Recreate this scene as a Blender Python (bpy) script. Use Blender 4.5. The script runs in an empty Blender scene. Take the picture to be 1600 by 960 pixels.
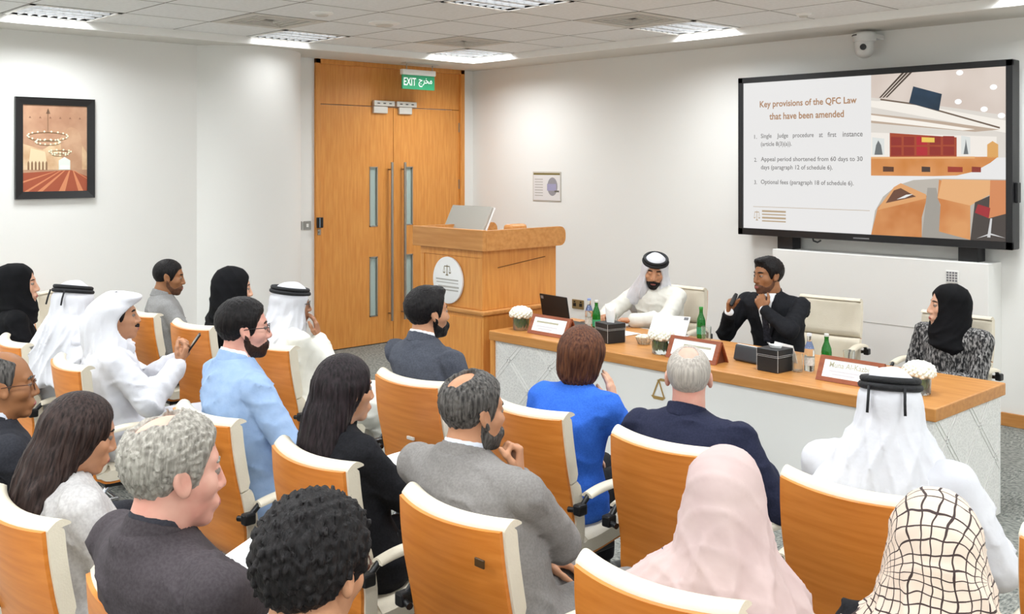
import bpy, bmesh, math, random
import numpy as np
from mathutils import Vector, Matrix

# ---------------------------------------------------------------- camera, world, exposure
scene = bpy.context.scene
COL = scene.collection
cam_data = bpy.data.cameras.new('camera')
cam = bpy.data.objects.new('camera', cam_data)
COL.objects.link(cam)
cam.location = (0.0, 0.0, 2.0)
cam.rotation_euler = (math.radians(90.0), 0.0, math.radians(46.5))
cam_data.sensor_fit = 'HORIZONTAL'
cam_data.sensor_width = 36.0
cam_data.lens = 36.0 * 1600.0 / 1600.0
cam_data.shift_x = 0.0
cam_data.shift_y = -(480.0 - 255.0) / 1600.0
cam_data.clip_start = 0.05
scene.camera = cam

world = bpy.data.worlds.new('world')
scene.world = world
world.use_nodes = True
bg = world.node_tree.nodes['Background']
bg.inputs[0].default_value = (0.95, 0.97, 1.0, 1)
bg.inputs[1].default_value = 0.3
scene.view_settings.view_transform = 'Standard'
scene.view_settings.look = 'None'
scene.view_settings.gamma = 1.0
scene.view_settings.use_curve_mapping = False
scene.view_settings.exposure = 0.05
TROFFER_W = 28.0            # watts of each ceiling fitting

# ---------------------------------------------------------------- colours and materials
def srgb(c):
    if isinstance(c, str):
        c = c.lstrip('#')
        c = [int(c[i:i+2], 16) / 255 for i in (0, 2, 4)]
    return tuple(((v / 12.92) if v <= 0.04045 else ((v + 0.055) / 1.055) ** 2.4) for v in c) + (1.0,)

_mats = {}
def _new(name):
    m = bpy.data.materials.new(name)
    m.use_nodes = True
    nt = m.node_tree
    return m, nt, nt.nodes['Principled BSDF']

def mat(name, col, rough=0.6, metal=0.0, col2=None, scale=20.0, stretch=(1, 1, 1), bump=0.0, bscale=None,
        emit=0.0, trans=0.0, ior=1.45, spec=0.5, sheen=0.0, detail=3.0, c0=0.35, c1=0.65, alpha=1.0):
    """plain or two-tone procedural material: noise in object space, optional bump"""
    if name in _mats:
        return _mats[name]
    m, nt, b = _new(name)
    b.inputs['Base Color'].default_value = srgb(col)
    b.inputs['Roughness'].default_value = rough
    b.inputs['Metallic'].default_value = metal
    b.inputs['Specular IOR Level'].default_value = spec
    b.inputs['IOR'].default_value = ior
    if trans:
        b.inputs['Transmission Weight'].default_value = trans
    if sheen:
        b.inputs['Sheen Weight'].default_value = sheen
    if alpha < 1:
        b.inputs['Alpha'].default_value = alpha
    if emit:
        b.inputs['Emission Color'].default_value = srgb(col)
        b.inputs['Emission Strength'].default_value = emit
    if col2 is not None or bump:
        tc = nt.nodes.new('ShaderNodeTexCoord')
        mp = nt.nodes.new('ShaderNodeMapping')
        mp.inputs['Scale'].default_value = stretch
        nt.links.new(tc.outputs['Object'], mp.inputs['Vector'])
    if col2 is not None:
        nz = nt.nodes.new('ShaderNodeTexNoise')
        nz.inputs['Scale'].default_value = scale
        nz.inputs['Detail'].default_value = detail
        nt.links.new(mp.outputs['Vector'], nz.inputs['Vector'])
        r = nt.nodes.new('ShaderNodeValToRGB')
        r.color_ramp.elements[0].position = c0
        r.color_ramp.elements[1].position = c1
        r.color_ramp.elements[0].color = srgb(col)
        r.color_ramp.elements[1].color = srgb(col2)
        nt.links.new(nz.outputs['Fac'], r.inputs['Fac'])
        nt.links.new(r.outputs['Color'], b.inputs['Base Color'])
    if bump:
        n2 = nt.nodes.new('ShaderNodeTexNoise')
        n2.inputs['Scale'].default_value = bscale or scale
        n2.inputs['Detail'].default_value = 3
        nt.links.new(mp.outputs['Vector'], n2.inputs['Vector'])
        bp = nt.nodes.new('ShaderNodeBump')
        bp.inputs['Strength'].default_value = min(1.0, bump)
        bp.inputs['Distance'].default_value = 0.01
        nt.links.new(n2.outputs['Fac'], bp.inputs['Height'])
        nt.links.new(bp.outputs['Normal'], b.inputs['Normal'])
    _mats[name] = m
    return m

WOOD = mat('oak_veneer', '#d48a40', 0.42, col2='#e19c4e', scale=7, stretch=(6, 6, 0.5), detail=6)
WOODH = mat('oak_veneer_horizontal', '#ba7d3f', 0.38, col2='#ca8f50', scale=6, stretch=(0.5, 5, 6), detail=6)
SHELL = mat('orange_plywood', '#d27c30', 0.33, col2='#df8b3d', scale=5, stretch=(0.6, 3, 9), detail=6)
EDGE = mat('plywood_edge', '#d98a45', 0.45)
DARKWOOD = mat('mahogany', '#8a4526', 0.4, col2='#9b5330', scale=9, stretch=(1, 4, 6))
WALL = mat('white_wall_paint', '#efeeea', 0.75, bump=0.03, bscale=60)
WHITE = mat('white_lacquer', '#ecebe7', 0.55)
SOFFIT = mat('soffit_paint', '#dddbd4', 0.8)
TRIMW = mat('white_trim', '#f4f3ef', 0.5)
TILE = mat('ceiling_tile', '#e7e8e6', 0.85, col2='#eeefee', scale=30)
BLACK = mat('black_plastic', '#161618', 0.4)
CHROME = mat('chrome', '#c9cacc', 0.18, metal=1.0)
STEEL = mat('brushed_steel', '#a9a59e', 0.32, metal=1.0)
LEATHER = mat('cream_leather', '#e6dcc8', 0.48, col2='#ddd3be', scale=6, bump=0.12, bscale=160)
PAPER = mat('white_paper', '#f6f6f4', 0.6)
GOLD = mat('gold', '#b08a45', 0.35, metal=0.7)
GREYINK = mat('grey_ink', '#8d8a86', 0.7)

def carpet():
    m, nt, b = _new('grey_carpet')
    tc = nt.nodes.new('ShaderNodeTexCoord')
    mp = nt.nodes.new('ShaderNodeMapping'); mp.inputs['Scale'].default_value = (9, 26, 1)
    nz = nt.nodes.new('ShaderNodeTexNoise'); nz.inputs['Scale'].default_value = 3.2; nz.inputs['Detail'].default_value = 5
    mp2 = nt.nodes.new('ShaderNodeMapping'); mp2.inputs['Scale'].default_value = (26, 9, 1)
    nz2 = nt.nodes.new('ShaderNodeTexNoise'); nz2.inputs['Scale'].default_value = 3.2; nz2.inputs['Detail'].default_value = 5
    ck = nt.nodes.new('ShaderNodeTexChecker'); ck.inputs['Scale'].default_value = 2.0
    mx = nt.nodes.new('ShaderNodeMix'); mx.data_type = 'FLOAT'
    r = nt.nodes.new('ShaderNodeValToRGB')
    r.color_ramp.elements[0].position = 0.36; r.color_ramp.elements[0].color = srgb('#565a57')
    r.color_ramp.elements[1].position = 0.66; r.color_ramp.elements[1].color = srgb('#9f9f97')
    nt.links.new(tc.outputs['Object'], mp.inputs['Vector']); nt.links.new(mp.outputs['Vector'], nz.inputs['Vector'])
    nt.links.new(tc.outputs['Object'], mp2.inputs['Vector']); nt.links.new(mp2.outputs['Vector'], nz2.inputs['Vector'])
    nt.links.new(tc.outputs['Object'], ck.inputs['Vector'])
    nt.links.new(ck.outputs['Fac'], mx.inputs[0]); nt.links.new(nz.outputs['Fac'], mx.inputs[2]); nt.links.new(nz2.outputs['Fac'], mx.inputs[3])
    nt.links.new(mx.outputs[0], r.inputs['Fac']); nt.links.new(r.outputs['Color'], b.inputs['Base Color'])
    b.inputs['Roughness'].default_value = 0.95
    bp = nt.nodes.new('ShaderNodeBump'); bp.inputs['Strength'].default_value = 0.4; bp.inputs['Distance'].default_value = 0.01
    nt.links.new(mx.outputs[0], bp.inputs['Height']); nt.links.new(bp.outputs['Normal'], b.inputs['Normal'])
    return m
CARPET = carpet()

# ---------------------------------------------------------------- mesh helpers
def link(name, me, m=None, parent=None, smooth=False):
    o = bpy.data.objects.new(name, me)
    COL.objects.link(o)
    if m is not None and len(me.materials) == 0:
        me.materials.append(m)
    if parent is not None:
        o.parent = parent
    if smooth:
        me.shade_smooth()
    return o

def tag(o, label=None, cat=None, group=None, kind=None):
    if label: o['label'] = label
    if cat: o['category'] = cat
    if group: o['group'] = group
    if kind: o['kind'] = kind
    return o

def thing(name, label, cat, loc=(0, 0, 0), rz=0.0, group=None):
    o = bpy.data.objects.new(name, None)
    o.empty_display_size = 0.1
    COL.objects.link(o)
    o.location = loc
    o.rotation_euler = (0, 0, rz)
    return tag(o, label, cat, group)

def copy_tree(o, parent=None):
    c = o.copy(); COL.objects.link(c); c.parent = parent
    for ch in list(o.children):
        copy_tree(ch, c)
    return c

class MB:
    """collects simple shapes into one bmesh"""
    def __init__(self): self.bm = bmesh.new()
    def box(self, x0, x1, y0, y1, z0, z1, bev=0.0, seg=1, M=None):
        vs = []
        r = bmesh.ops.create_cube(self.bm, size=1.0)
        for v in r['verts']:
            v.co = Vector(((x0 + x1) / 2 + v.co.x * (x1 - x0), (y0 + y1) / 2 + v.co.y * (y1 - y0), (z0 + z1) / 2 + v.co.z * (z1 - z0)))
        vs = r['verts']
        if bev > 0:
            es = list({e for v in vs for e in v.link_edges})
            rb = bmesh.ops.bevel(self.bm, geom=es, offset=bev, segments=seg, profile=0.5, affect='EDGES')
            vs = list({v for f in rb['faces'] for v in f.verts} | {v for v in vs if v.is_valid})
        if M is not None:
            bmesh.ops.transform(self.bm, matrix=M, verts=vs)
        return self
    def poly_prism(self, pts, a, b, axis='z', M=None):
        """extrude a 2-D polygon between a and b on an axis (pts are the two other axes in order)"""
        def P(p, t):
            if axis == 'z': return Vector((p[0], p[1], t))
            if axis == 'y': return Vector((p[0], t, p[1]))
            return Vector((t, p[0], p[1]))
        va = [self.bm.verts.new(P(p, a)) for p in pts]
        vb = [self.bm.verts.new(P(p, b)) for p in pts]
        n = len(pts)
        fs = [self.bm.faces.new(va[::-1]), self.bm.faces.new(vb)]
        for i in range(n):
            fs.append(self.bm.faces.new((va[i], va[(i + 1) % n], vb[(i + 1) % n], vb[i])))
        if M is not None:
            bmesh.ops.transform(self.bm, matrix=M, verts=va + vb)
        return self
    def lathe(self, prof, n=24, c=(0, 0, 0), M=None, cap=True):
        rings = []
        for r, z in prof:
            rings.append([self.bm.verts.new((c[0] + r * math.cos(2 * math.pi * i / n), c[1] + r * math.sin(2 * math.pi * i / n), c[2] + z)) for i in range(n)])
        for a, b in zip(rings, rings[1:]):
            for i in range(n):
                self.bm.faces.new((a[i], a[(i + 1) % n], b[(i + 1) % n], b[i]))
        if cap:
            self.bm.faces.new(rings[0][::-1]); self.bm.faces.new(rings[-1])
        if M is not None:
            bmesh.ops.transform(self.bm, matrix=M, verts=[v for r in rings for v in r])
        return self
    def tube(self, pts, r, n=8, closed=False):
        pts = [Vector(p) for p in pts]
        rs = r if isinstance(r, (list, tuple)) else [r] * len(pts)
        rings = []; up = None
        N = len(pts)
        for i, p in enumerate(pts):
            if closed: t = pts[(i + 1) % N] - pts[i - 1]
            else: t = pts[min(i + 1, N - 1)] - pts[max(i - 1, 0)]
            t.normalize()
            if up is None:
                up = t.orthogonal().normalized()
            else:
                up = (up - t * up.dot(t))
                up = up.normalized() if up.length > 1e-6 else t.orthogonal().normalized()
            w = t.cross(up)
            rings.append([self.bm.verts.new(p + (up * math.cos(2 * math.pi * k / n) + w * math.sin(2 * math.pi * k / n)) * rs[i]) for k in range(n)])
        m = N if closed else N - 1
        for i in range(m):
            a, b = rings[i], rings[(i + 1) % N]
            for k in range(n):
                self.bm.faces.new((a[k], a[(k + 1) % n], b[(k + 1) % n], b[k]))
        if not closed:
            self.bm.faces.new(rings[0][::-1]); self.bm.faces.new(rings[-1])
        return self
    def sphere(self, c, r, sc=(1, 1, 1), u=16, v=10):
        q = bmesh.ops.create_uvsphere(self.bm, u_segments=u, v_segments=v, radius=1.0)
        for x in q['verts']:
            x.co = Vector((c[0] + x.co.x * r * sc[0], c[1] + x.co.y * r * sc[1], c[2] + x.co.z * r * sc[2]))
        return self
    def grid(self, f, nu, nv, thick=None):
        """f(u,v)->point; thick: f2(u,v)->back point closes the sheet"""
        A = [[self.bm.verts.new(f(i / nu, j / nv)) for j in range(nv + 1)] for i in range(nu + 1)]
        for i in range(nu):
            for j in range(nv):
                self.bm.faces.new((A[i][j], A[i + 1][j], A[i + 1][j + 1], A[i][j + 1]))
        if thick:
            B = [[self.bm.verts.new(thick(i / nu, j / nv)) for j in range(nv + 1)] for i in range(nu + 1)]
            for i in range(nu):
                for j in range(nv):
                    self.bm.faces.new((B[i][j + 1], B[i + 1][j + 1], B[i + 1][j], B[i][j]))
            for i in range(nu):
                self.bm.faces.new((A[i][0], B[i][0], B[i + 1][0], A[i + 1][0]))
                self.bm.faces.new((A[i][nv], A[i + 1][nv], B[i + 1][nv], B[i][nv]))
            for j in range(nv):
                self.bm.faces.new((A[0][j], A[0][j + 1], B[0][j + 1], B[0][j]))
                self.bm.faces.new((A[nu][j], B[nu][j], B[nu][j + 1], A[nu][j + 1]))
        return self
    def mesh(self, name):
        bmesh.ops.recalc_face_normals(self.bm, faces=self.bm.faces)
        me = bpy.data.meshes.new(name)
        self.bm.to_mesh(me); self.bm.free()
        return me
    def build(self, name, m, parent=None, smooth=False, auto=None):
        me = self.mesh(name)
        o = link(name, me, m, parent, smooth)
        if auto is not None:
            for p in me.polygons: p.use_smooth = True
            me.set_sharp_from_angle(angle=math.radians(auto))
        return o

def struct(o, label=None):
    o['kind'] = 'structure'
    if label: o['label'] = label
    return o

_font_cache = {}
def text_mesh(s, bold=0.0):
    cu = bpy.data.curves.new('lettering', 'FONT')
    cu.body = s; cu.size = 1.0; cu.offset = bold; cu.resolution_u = 3
    cu.fill_mode = 'FRONT'
    o = bpy.data.objects.new('lettering', cu)
    COL.objects.link(o)
    dg = bpy.context.evaluated_depsgraph_get()
    me = bpy.data.meshes.new_from_object(o.evaluated_get(dg))
    bpy.data.objects.remove(o); bpy.data.curves.remove(cu)
    return me

def text_on(name, s, m, parent, origin, xdir, zdir, width, height, bold=0.0):
    """fit flat lettering into a width x height box whose lower-left corner is origin"""
    me = text_mesh(s, bold)
    n = len(me.vertices)
    if n == 0:
        return None
    co = np.empty(n * 3, np.float32); me.vertices.foreach_get('co', co); co = co.reshape(-1, 3)
    lo, hi = co.min(0), co.max(0)
    sx = width / max(hi[0] - lo[0], 1e-6); sy = height / max(hi[1] - lo[1], 1e-6)
    o = Vector(origin); xd = Vector(xdir); zd = Vector(zdir)
    res = np.array(o)[None] + (co[:, :1] - lo[0]) * sx * np.array(xd)[None] + (co[:, 1:2] - lo[1]) * sy * np.array(zd)[None]
    me.vertices.foreach_set('co', res.astype(np.float32).ravel()); me.update()
    me.materials.clear()
    return link(name, me, m, parent)
# ---------------------------------------------------------------- the room
XL, XD, YT, ZS, ZC = -8.95, -9.22, 8.1, 3.1, 3.16     # left wall, door wall, screen wall, soffit, tile ceiling
XR, YB = 3.4, -3.2
struct(MB().box(XD - 0.3, XR, YB, YT + 0.2, -0.1, 0).build('floor', CARPET), 'grey patterned carpet')
struct(MB().box(XD - 0.5, XR, YT, YT + 0.2, 0, 3.6).build('wall_front', WALL), 'white wall carrying the screen')
struct(MB().box(XR, XR + 0.2, YB, YT + 0.2, 0, 3.6).build('wall_right', WALL))
struct(MB().box(XD - 0.5, XR, YB - 0.2, YB, 0, 3.6).build('wall_back', WALL))
struct(MB().box(XL - 0.3, XL, YB, 5.0, 0, 3.6).build('wall_left', WALL), 'white wall with the framed picture')
w = MB()
w.box(XD - 0.3, XD, 5.0, 5.89, 0, 3.6); w.box(XD - 0.3, XD, 7.95, YT, 0, 3.6); w.box(XD - 0.3, XD, 5.89, 7.95, 3.1, 3.6)
struct(w.build('wall_door', WALL), 'white wall around the double door')
cyl = MB().lathe([(0.66, 0), (0.66, 3.2)], 64, (-9.3, 5.0, 0)).build('wall_column', WALL, auto=40)
struct(cyl, 'round white column beside the door')
bb = MB().box(-3.1, XR, YT - 0.02, YT, 0, 0.1, 0.003)
struct(bb.build('baseboard_front', WOODH), 'oak skirting board under the screen wall')
struct(MB().box(-8.6, -4.9, YT - 0.02, YT, 0, 0.1, 0.003).build('baseboard_front', WOODH))
struct(MB().box(XL, XL + 0.02, YB, 4.4, 0, 0.1, 0.003).build('baseboard_left', WOODH))
# soffit ring and its bright inner lip
XI, YI = -8.5, 7.48
s = MB(); s.box(XD - 0.3, XI, YB, YT, ZS, 3.6); s.box(XI, XR, YI, YT, ZS, 3.6)
struct(s.build('trim_1', SOFFIT), 'plain lowered soffit around the tiled ceiling')
s = MB()
s.box(XI, XI + 0.045, YB, YI - 0.045, ZS - 0.005, ZC + 0.05); s.box(XI, XR, YI - 0.045, YI, ZS - 0.005, ZC + 0.05)
struct(s.build('trim_2', TRIMW), 'bright white lip on the inner edge of the soffit')
# boxed ledge below the screen
lg = MB(); lg.box(-4.95, -3.1, 7.85, YT, 0, 1.245, 0.004)
lo = struct(lg.build('trim_3', WHITE), 'low white boxed-out panel under the screen')
MB().box(-4.9, -3.15, 7.848, 7.856, 0.70, 0.706).build('joint', mat('joint_grey', '#b5b3ad'), lo)
# perforated outlet plate
vp = thing('vent_plate', 'small square perforated white plate on the boxed panel under the screen', 'vent', (-3.37, 7.85, 1.13))
MB().box(-0.05, 0.05, -0.006, 0, -0.045, 0.045, 0.002).build('plate', WHITE, vp)
hb = MB()
for i in range(4):
    for j in range(4):
        hb.box(-0.042 + i * 0.022, -0.026 + i * 0.022, -0.0075, -0.0055, -0.038 + j * 0.02, -0.024 + j * 0.02)
hb.build('perforation', mat('hole_grey', '#77767a', 0.8), vp)

# tiled ceiling: every tile is a piece, fittings sit in their own cells
T = 0.70
ceil = struct(MB().box(XI, XR, YB, YI, ZC + 0.14, 3.6).build('ceiling', mat('ceiling_void', '#6f6c66', 0.9)), 'suspended ceiling of square grey tiles')
tile_me = MB().box(0.004, T - 0.004, 0.004, T - 0.004, 0, 0.02, 0.003).mesh('ceiling_tile'); tile_me.materials.append(TILE)
NX = int((XR - XI) / T) + 1; NY = int((YI - YB) / T) + 1
lights = [(i, j) for i in range(0, NX, 4) for j in range(0, 9, 3)] + [(i, j) for i in range(0, NX, 4) for j in range(9, NY, 2)]  # rear rows spaced closer: unseen lights added to brighten the seats from behind
vents = [(1, 1), (1, 4), (4, 1), (9, 4), (9, 1)]
for i in range(NX):
    for j in range(NY):
        if (i, j) in lights or (i, j) in vents:
            continue
        o = link('ceiling_tile', tile_me, None, ceil)
        o.location = (XI + i * T, YI - (j + 1) * T, ZC)
gm = MB()
for i in range(NX + 1): gm.box(XI + i * T - 0.004, XI + i * T + 0.004, YB, YI, ZC - 0.001, ZC + 0.03)
for j in range(NY + 1): gm.box(XI, XR, YI - j * T - 0.004, YI - j * T + 0.004, ZC - 0.001, ZC + 0.03)
gm.build('ceiling_grid', mat('grid_grey', '#8f8b84', 0.6), ceil)

def troffer(i, j, label):
    x, y = XI + (i + 0.5) * T, YI - (j + 0.5) * T
    t = thing('ceiling_light', label, 'ceiling light', (x, y, ZC), 0, 'recessed ceiling lights')
    hw = T / 2 - 0.012
    f = MB()
    f.box(-hw, hw, -hw, -hw + 0.035, -0.006, 0.03); f.box(-hw, hw, hw - 0.035, hw, -0.006, 0.03)
    f.box(-hw, -hw + 0.035, -hw, hw, -0.006, 0.03); f.box(hw - 0.035, hw, -hw, hw, -0.006, 0.03)
    f.build('frame', TRIMW, t)
    l = MB(); q = hw - 0.035
    for k in range(1, 8):
        p = -q + k * 2 * q / 8
        l.box(-q, q, p - 0.003, p + 0.003, -0.003, 0.02)
    for k in range(1, 4):
        p = -q + k * 2 * q / 4
        l.box(p - 0.02, p + 0.02, -q, q, -0.004, 0.02)
    l.build('louvre', mat('louvre_white', '#c6c9cc', 0.4), t)
    h = MB()
    for (x0, x1, y0, y1) in ((-q - .01, q + .01, -q - .01, -q), (-q - .01, q + .01, q, q + .01), (-q - .01, -q, -q, q), (q, q + .01, -q, q)):
        h.box(x0, x1, y0, y1, 0.0, 0.1)
    h.box(-q - .01, q + .01, -q - .01, q + .01, 0.1, 0.106)
    h.build('housing', TRIMW, t)
    MB().box(-q, q, -q, q, 0.05, 0.06).build('diffuser', mat('lamp_glow', '#ffffff', 0.5, emit=2.0), t)
    ld = bpy.data.lights.new('troffer_lamp', 'AREA'); ld.shape = 'SQUARE'; ld.size = 2 * q - 0.02
    ld.energy = TROFFER_W * (0.15 if (i, j) == (0, 3) else 1.0); ld.spread = math.radians(158); ld.color = (0.93, 0.97, 1.0)
    lo_ = bpy.data.objects.new('lamp', ld); COL.objects.link(lo_); lo_.parent = t; lo_.location = (0, 0, -0.008)
    return t
vis = {(0, 0): 'square louvred ceiling light in the soffit corner above the exit sign',
       (0, 3): 'square louvred ceiling light above the round white column',
       (0, 6): 'square louvred ceiling light above the framed picture',
       (4, 0): 'square louvred ceiling light nearest the wall camera',
       (4, 3): 'square louvred ceiling light cut by the top edge above the lectern',
       (8, 0): 'square louvred ceiling light at the upper right above the wall screen'}
for c in lights:
    troffer(c[0], c[1], vis.get(c, 'square louvred ceiling light in the room grid, with rear rows added for brightness'))
def vent(i, j, label):
    x, y = XI + (i + 0.5) * T, YI - (j + 0.5) * T
    t = thing('air_vent', label, 'vent', (x, y, ZC), 0, 'square air vents in the ceiling')
    hw = T / 2 - 0.012
    MB().box(-hw, hw, -hw, hw, 0.026, 0.032).build('plenum', mat('vent_dark', '#55534f', 0.8), t)
    for k in range(5):
        a, b = hw - k * 0.06, hw - k * 0.06 - (0.06 if k == 0 else 0.026)
        r = MB()
        for (x0, x1, y0, y1) in ((-a, a, -a, -b), (-a, a, b, a), (-a, -b, -b, b), (b, a, -b, b)):
            r.box(x0, x1, y0, y1, -0.004 + k * 0.002, 0.012 + k * 0.002)
        r.build('vane', mat('vent_white', '#d3cfc6', 0.6), t)
vent(1, 1, 'square slatted ceiling air vent next to the corner light')
vent(1, 4, 'square slatted ceiling air vent nearest the left wall')
vent(4, 1, 'square slatted ceiling air vent beside the light nearest the wall camera')
vent(9, 4, 'square slatted ceiling air vent over the front seats')
vent(9, 1, 'square slatted ceiling air vent above the end of the desk')
def disc(name, label, x, y, r, dark=False):
    t = thing(name, label, 'detector' if name != 'ceiling_speaker' else 'speaker', (x, y, ZC), 0)
    MB().lathe([(r, 0), (r, -0.008), (r * 0.85, -0.016), (r * 0.6, -0.02)], 28).build('ring', TRIMW, t, auto=40)
    MB().lathe([(r * 0.58, -0.019), (r * 0.5, -0.03 if not dark else -0.022)], 24).build('cap', mat('vent_white', '#d3cfc6'), t, auto=40)
disc('ceiling_speaker', 'round white ceiling speaker near the middle of the tiles', -6.85, 5.05, 0.13)
disc('smoke_detector', 'small round smoke detector left of the ceiling speaker', -6.72, 4.36, 0.09)
disc('smoke_detector', 'small round smoke detector in a tile above the wall screen', -4.2, 7.1, 0.06)

# ---------------------------------------------------------------- double door
d = thing('door_1', 'tall oak double door with a transom panel', 'door', (XD, 6.92, 0)); del d['category']; struct(d)
yl, yr, zt, zl = -1.03, 1.03, 3.1, 2.62
f = MB(); f.box(-0.14, 0.03, yl, yl + 0.06, 0, zt, 0.003); f.box(-0.14, 0.03, yr - 0.06, yr, 0, zt, 0.003); f.box(-0.14, 0.03, yl, yr, zt - 0.05, zt, 0.003)
f.build('door_frame', WOOD, d)
MB().box(-0.06, -0.002, yl + 0.06, yr - 0.06, zl + 0.008, zt - 0.05, 0.002).build('transom', WOOD, d)
GLASS = mat('pale_door_glass', '#cfe3dd', 0.12, trans=0.35, spec=0.6)
for sgn, nm in ((-1, 'left'), (1, 'right')):
    a, b = (yl + 0.062, -0.003) if sgn < 0 else (0.003, yr - 0.062)
    wy = -0.27 if sgn < 0 else 0.22
    lf = MB()
    z1, z2, z3, z4 = 0.31, 0.97, 1.30, 1.96
    w0, w1 = wy - 0.055, wy + 0.055
    lf.box(-0.05, 0, a, w0, 0.01, zl); lf.box(-0.05, 0, w1, b, 0.01, zl)
    lf.box(-0.05, 0, w0, w1, 0.01, z1); lf.box(-0.05, 0, w0, w1, z2, z3); lf.box(-0.05, 0, w0, w1, z4, zl)
    leaf = lf.build('door_leaf', WOOD, d)
    for za, zb in ((z1, z2), (z3, z4)):
        MB().box(-0.03, -0.02, w0, w1, za, zb).build('glass_pane', GLASS, leaf)
        g = MB()
        for (p0, p1, q0, q1) in ((w0, w0 + 0.012, za, zb), (w1 - 0.012, w1, za, zb), (w0, w1, za, za + 0.012), (w0, w1, zb - 0.012, zb)):
            g.box(-0.02, 0.004, p0, p1, q0, q1)
        g.build('pane_frame', STEEL, leaf)
    hy = -0.065 if sgn < 0 else 0.115
    h = MB(); h.tube([(0.065, hy, 0.25), (0.065, hy, 2.01)], 0.016, 12)
    for zz in (0.33, 1.93): h.tube([(0, hy, zz), (0.065, hy, zz)], 0.009, 8)
    h.build('pull_handle', STEEL, leaf, auto=50)
    for zz in (0.25, 1.0, 1.75, 2.42):
        hy2 = yl + 0.06 if sgn < 0 else yr - 0.06
        MB().box(-0.002, 0.008, hy2 - 0.014, hy2 + 0.014, zz - 0.055, zz + 0.055, 0.002).build('hinge', STEEL, leaf)
    c0 = -0.29 if sgn < 0 else 0.02
    cm = MB(); cm.box(0, 0.045, c0, c0 + 0.28, 2.63, 2.69, 0.004); cm.box(0, 0.035, c0 + (0 if sgn < 0 else 0.04), c0 + (0.19 if sgn < 0 else 0.22), 2.55, 2.627, 0.004)
    cl = cm.build('magnetic_lock', mat('lock_aluminium', '#d7d3cb', 0.4, metal=0.3), leaf)
    for k in range(3): MB().box(0.0445, 0.047, c0 + 0.04 + k * 0.08, c0 + 0.075 + k * 0.08, 2.655, 2.665).build('screw_slot', BLACK, leaf)
# corridor surface behind the door glass
struct(MB().box(XD - 1.6, XD - 1.5, 5.0, 8.6, 0, 3.2).build('wall_corridor', mat('corridor_paint', '#cfd9d2', 0.8)))

# card reader on the frame, light switches beside it
cr = thing('card_reader', 'small black card reader on the left door jamb', 'card reader', (XD + 0.03, 5.92, 1.375))
MB().box(0, 0.03, -0.025, 0.045, -0.055, 0.055, 0.006, 2).build('body', BLACK, cr)
MB().box(0.0295, 0.0325, -0.004, 0.004, -0.05, 0.05).build('light_strip', mat('reader_blue', '#8fa3b5', 0.3), cr)
kl = MB(); kl.box(0, 0.006, -0.01, 0.03, -0.13, -0.07, 0.002); kl.tube([(0.006, 0.01, -0.1), (0.016, 0.01, -0.1)], 0.012, 12)
kl.build('key_switch', STEEL, cr)
for yy, lb in ((5.695, 'grey steel light switch half hidden by the round column'), (5.80, 'grey steel light switch with white rocker next to the door')):
    sw = thing('light_switch', lb, 'switch', (XD, yy, 1.35))
    MB().box(0, 0.01, -0.045, 0.045, -0.045, 0.045, 0.003).build('plate', mat('switch_grey', '#9b9a95', 0.4, metal=0.5), sw)
    MB().box(0.009, 0.016, -0.014, 0.014, -0.018, 0.018, 0.003).build('rocker', TRIMW, sw)

# exit sign hanging from the soffit
ex = thing('exit_sign', 'green exit sign with white lettering hung above the double door', 'sign', (-8.9, 7.02, 2.91))
GREEN = mat('sign_green', '#2c9667', 0.45, emit=0.12)
MB().box(-0.008, 0.008, -0.225, 0.225, -0.1, 0.055).build('panel', GREEN, ex)
MB().box(-0.03, 0.03, -0.23, 0.23, 0.056, 0.115, 0.006).build('housing', TRIMW, ex)
MB().box(-0.05, 0.05, -0.2, 0.25, 0.178, 0.19, 0.003).build('ceiling_plate', mat('sign_plate', '#c9c7c0', 0.4), ex)
for yy in (-0.16, 0.2): MB().tube([(0, yy, 0.114), (0, yy, 0.18)], 0.006, 8).build('hanger', STEEL, ex)
SIGNW = mat('sign_white', '#f4fbf6', 0.4, emit=0.3)
text_on('lettering', 'EXIT', SIGNW, ex, (0.0088, -0.205, -0.06), (0, 1, 0), (0, 0, 1), 0.17, 0.085, 0.012)
text_on('lettering', '\uFE9D\uFEAE\uFEA8\uFEE3', SIGNW, ex, (0.0088, 0.0, -0.07), (0, 1, 0), (0, 0, 1), 0.19, 0.1, 0.01)

# ---------------------------------------------------------------- framed picture on the left wall
pf = thing('framed_picture', 'black framed photograph of a hall with ring chandeliers and red carpet', 'picture', (XL, 3.16, 2.125))
W2, H2, B = 0.325, 0.425, 0.062
g = MB()
prof = [(0, 0), (0, 0.03), (B * 0.5, 0.042), (B, 0.024), (B, 0)]
for a in range(4):
    L2 = [W2, H2][a % 2]; O2 = [H2, W2][a % 2]
    r0 = [(-L2, -O2), (L2, -O2), (L2 - B, -O2 + B), (-L2 + B, -O2 + B)]
    M = Matrix.Rotation(a * math.pi / 2, 4, 'X')
    vs = [Vector((0.0, p[0], p[1])) for p in r0] + [Vector((0.034 if k < 2 else 0.022, r0[k][0], r0[k][1])) for k in range(4)]
    vv = [g.bm.verts.new(M @ v) for v in vs]
    for q in ((0, 1, 2, 3), (4, 5, 6, 7), (0, 1, 5, 4), (1, 2, 6, 5), (2, 3, 7, 6), (3, 0, 4, 7)): g.bm.faces.new([vv[k] for k in q])
g.build('frame', mat('black_frame', '#201f20', 0.3), pf)
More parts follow.
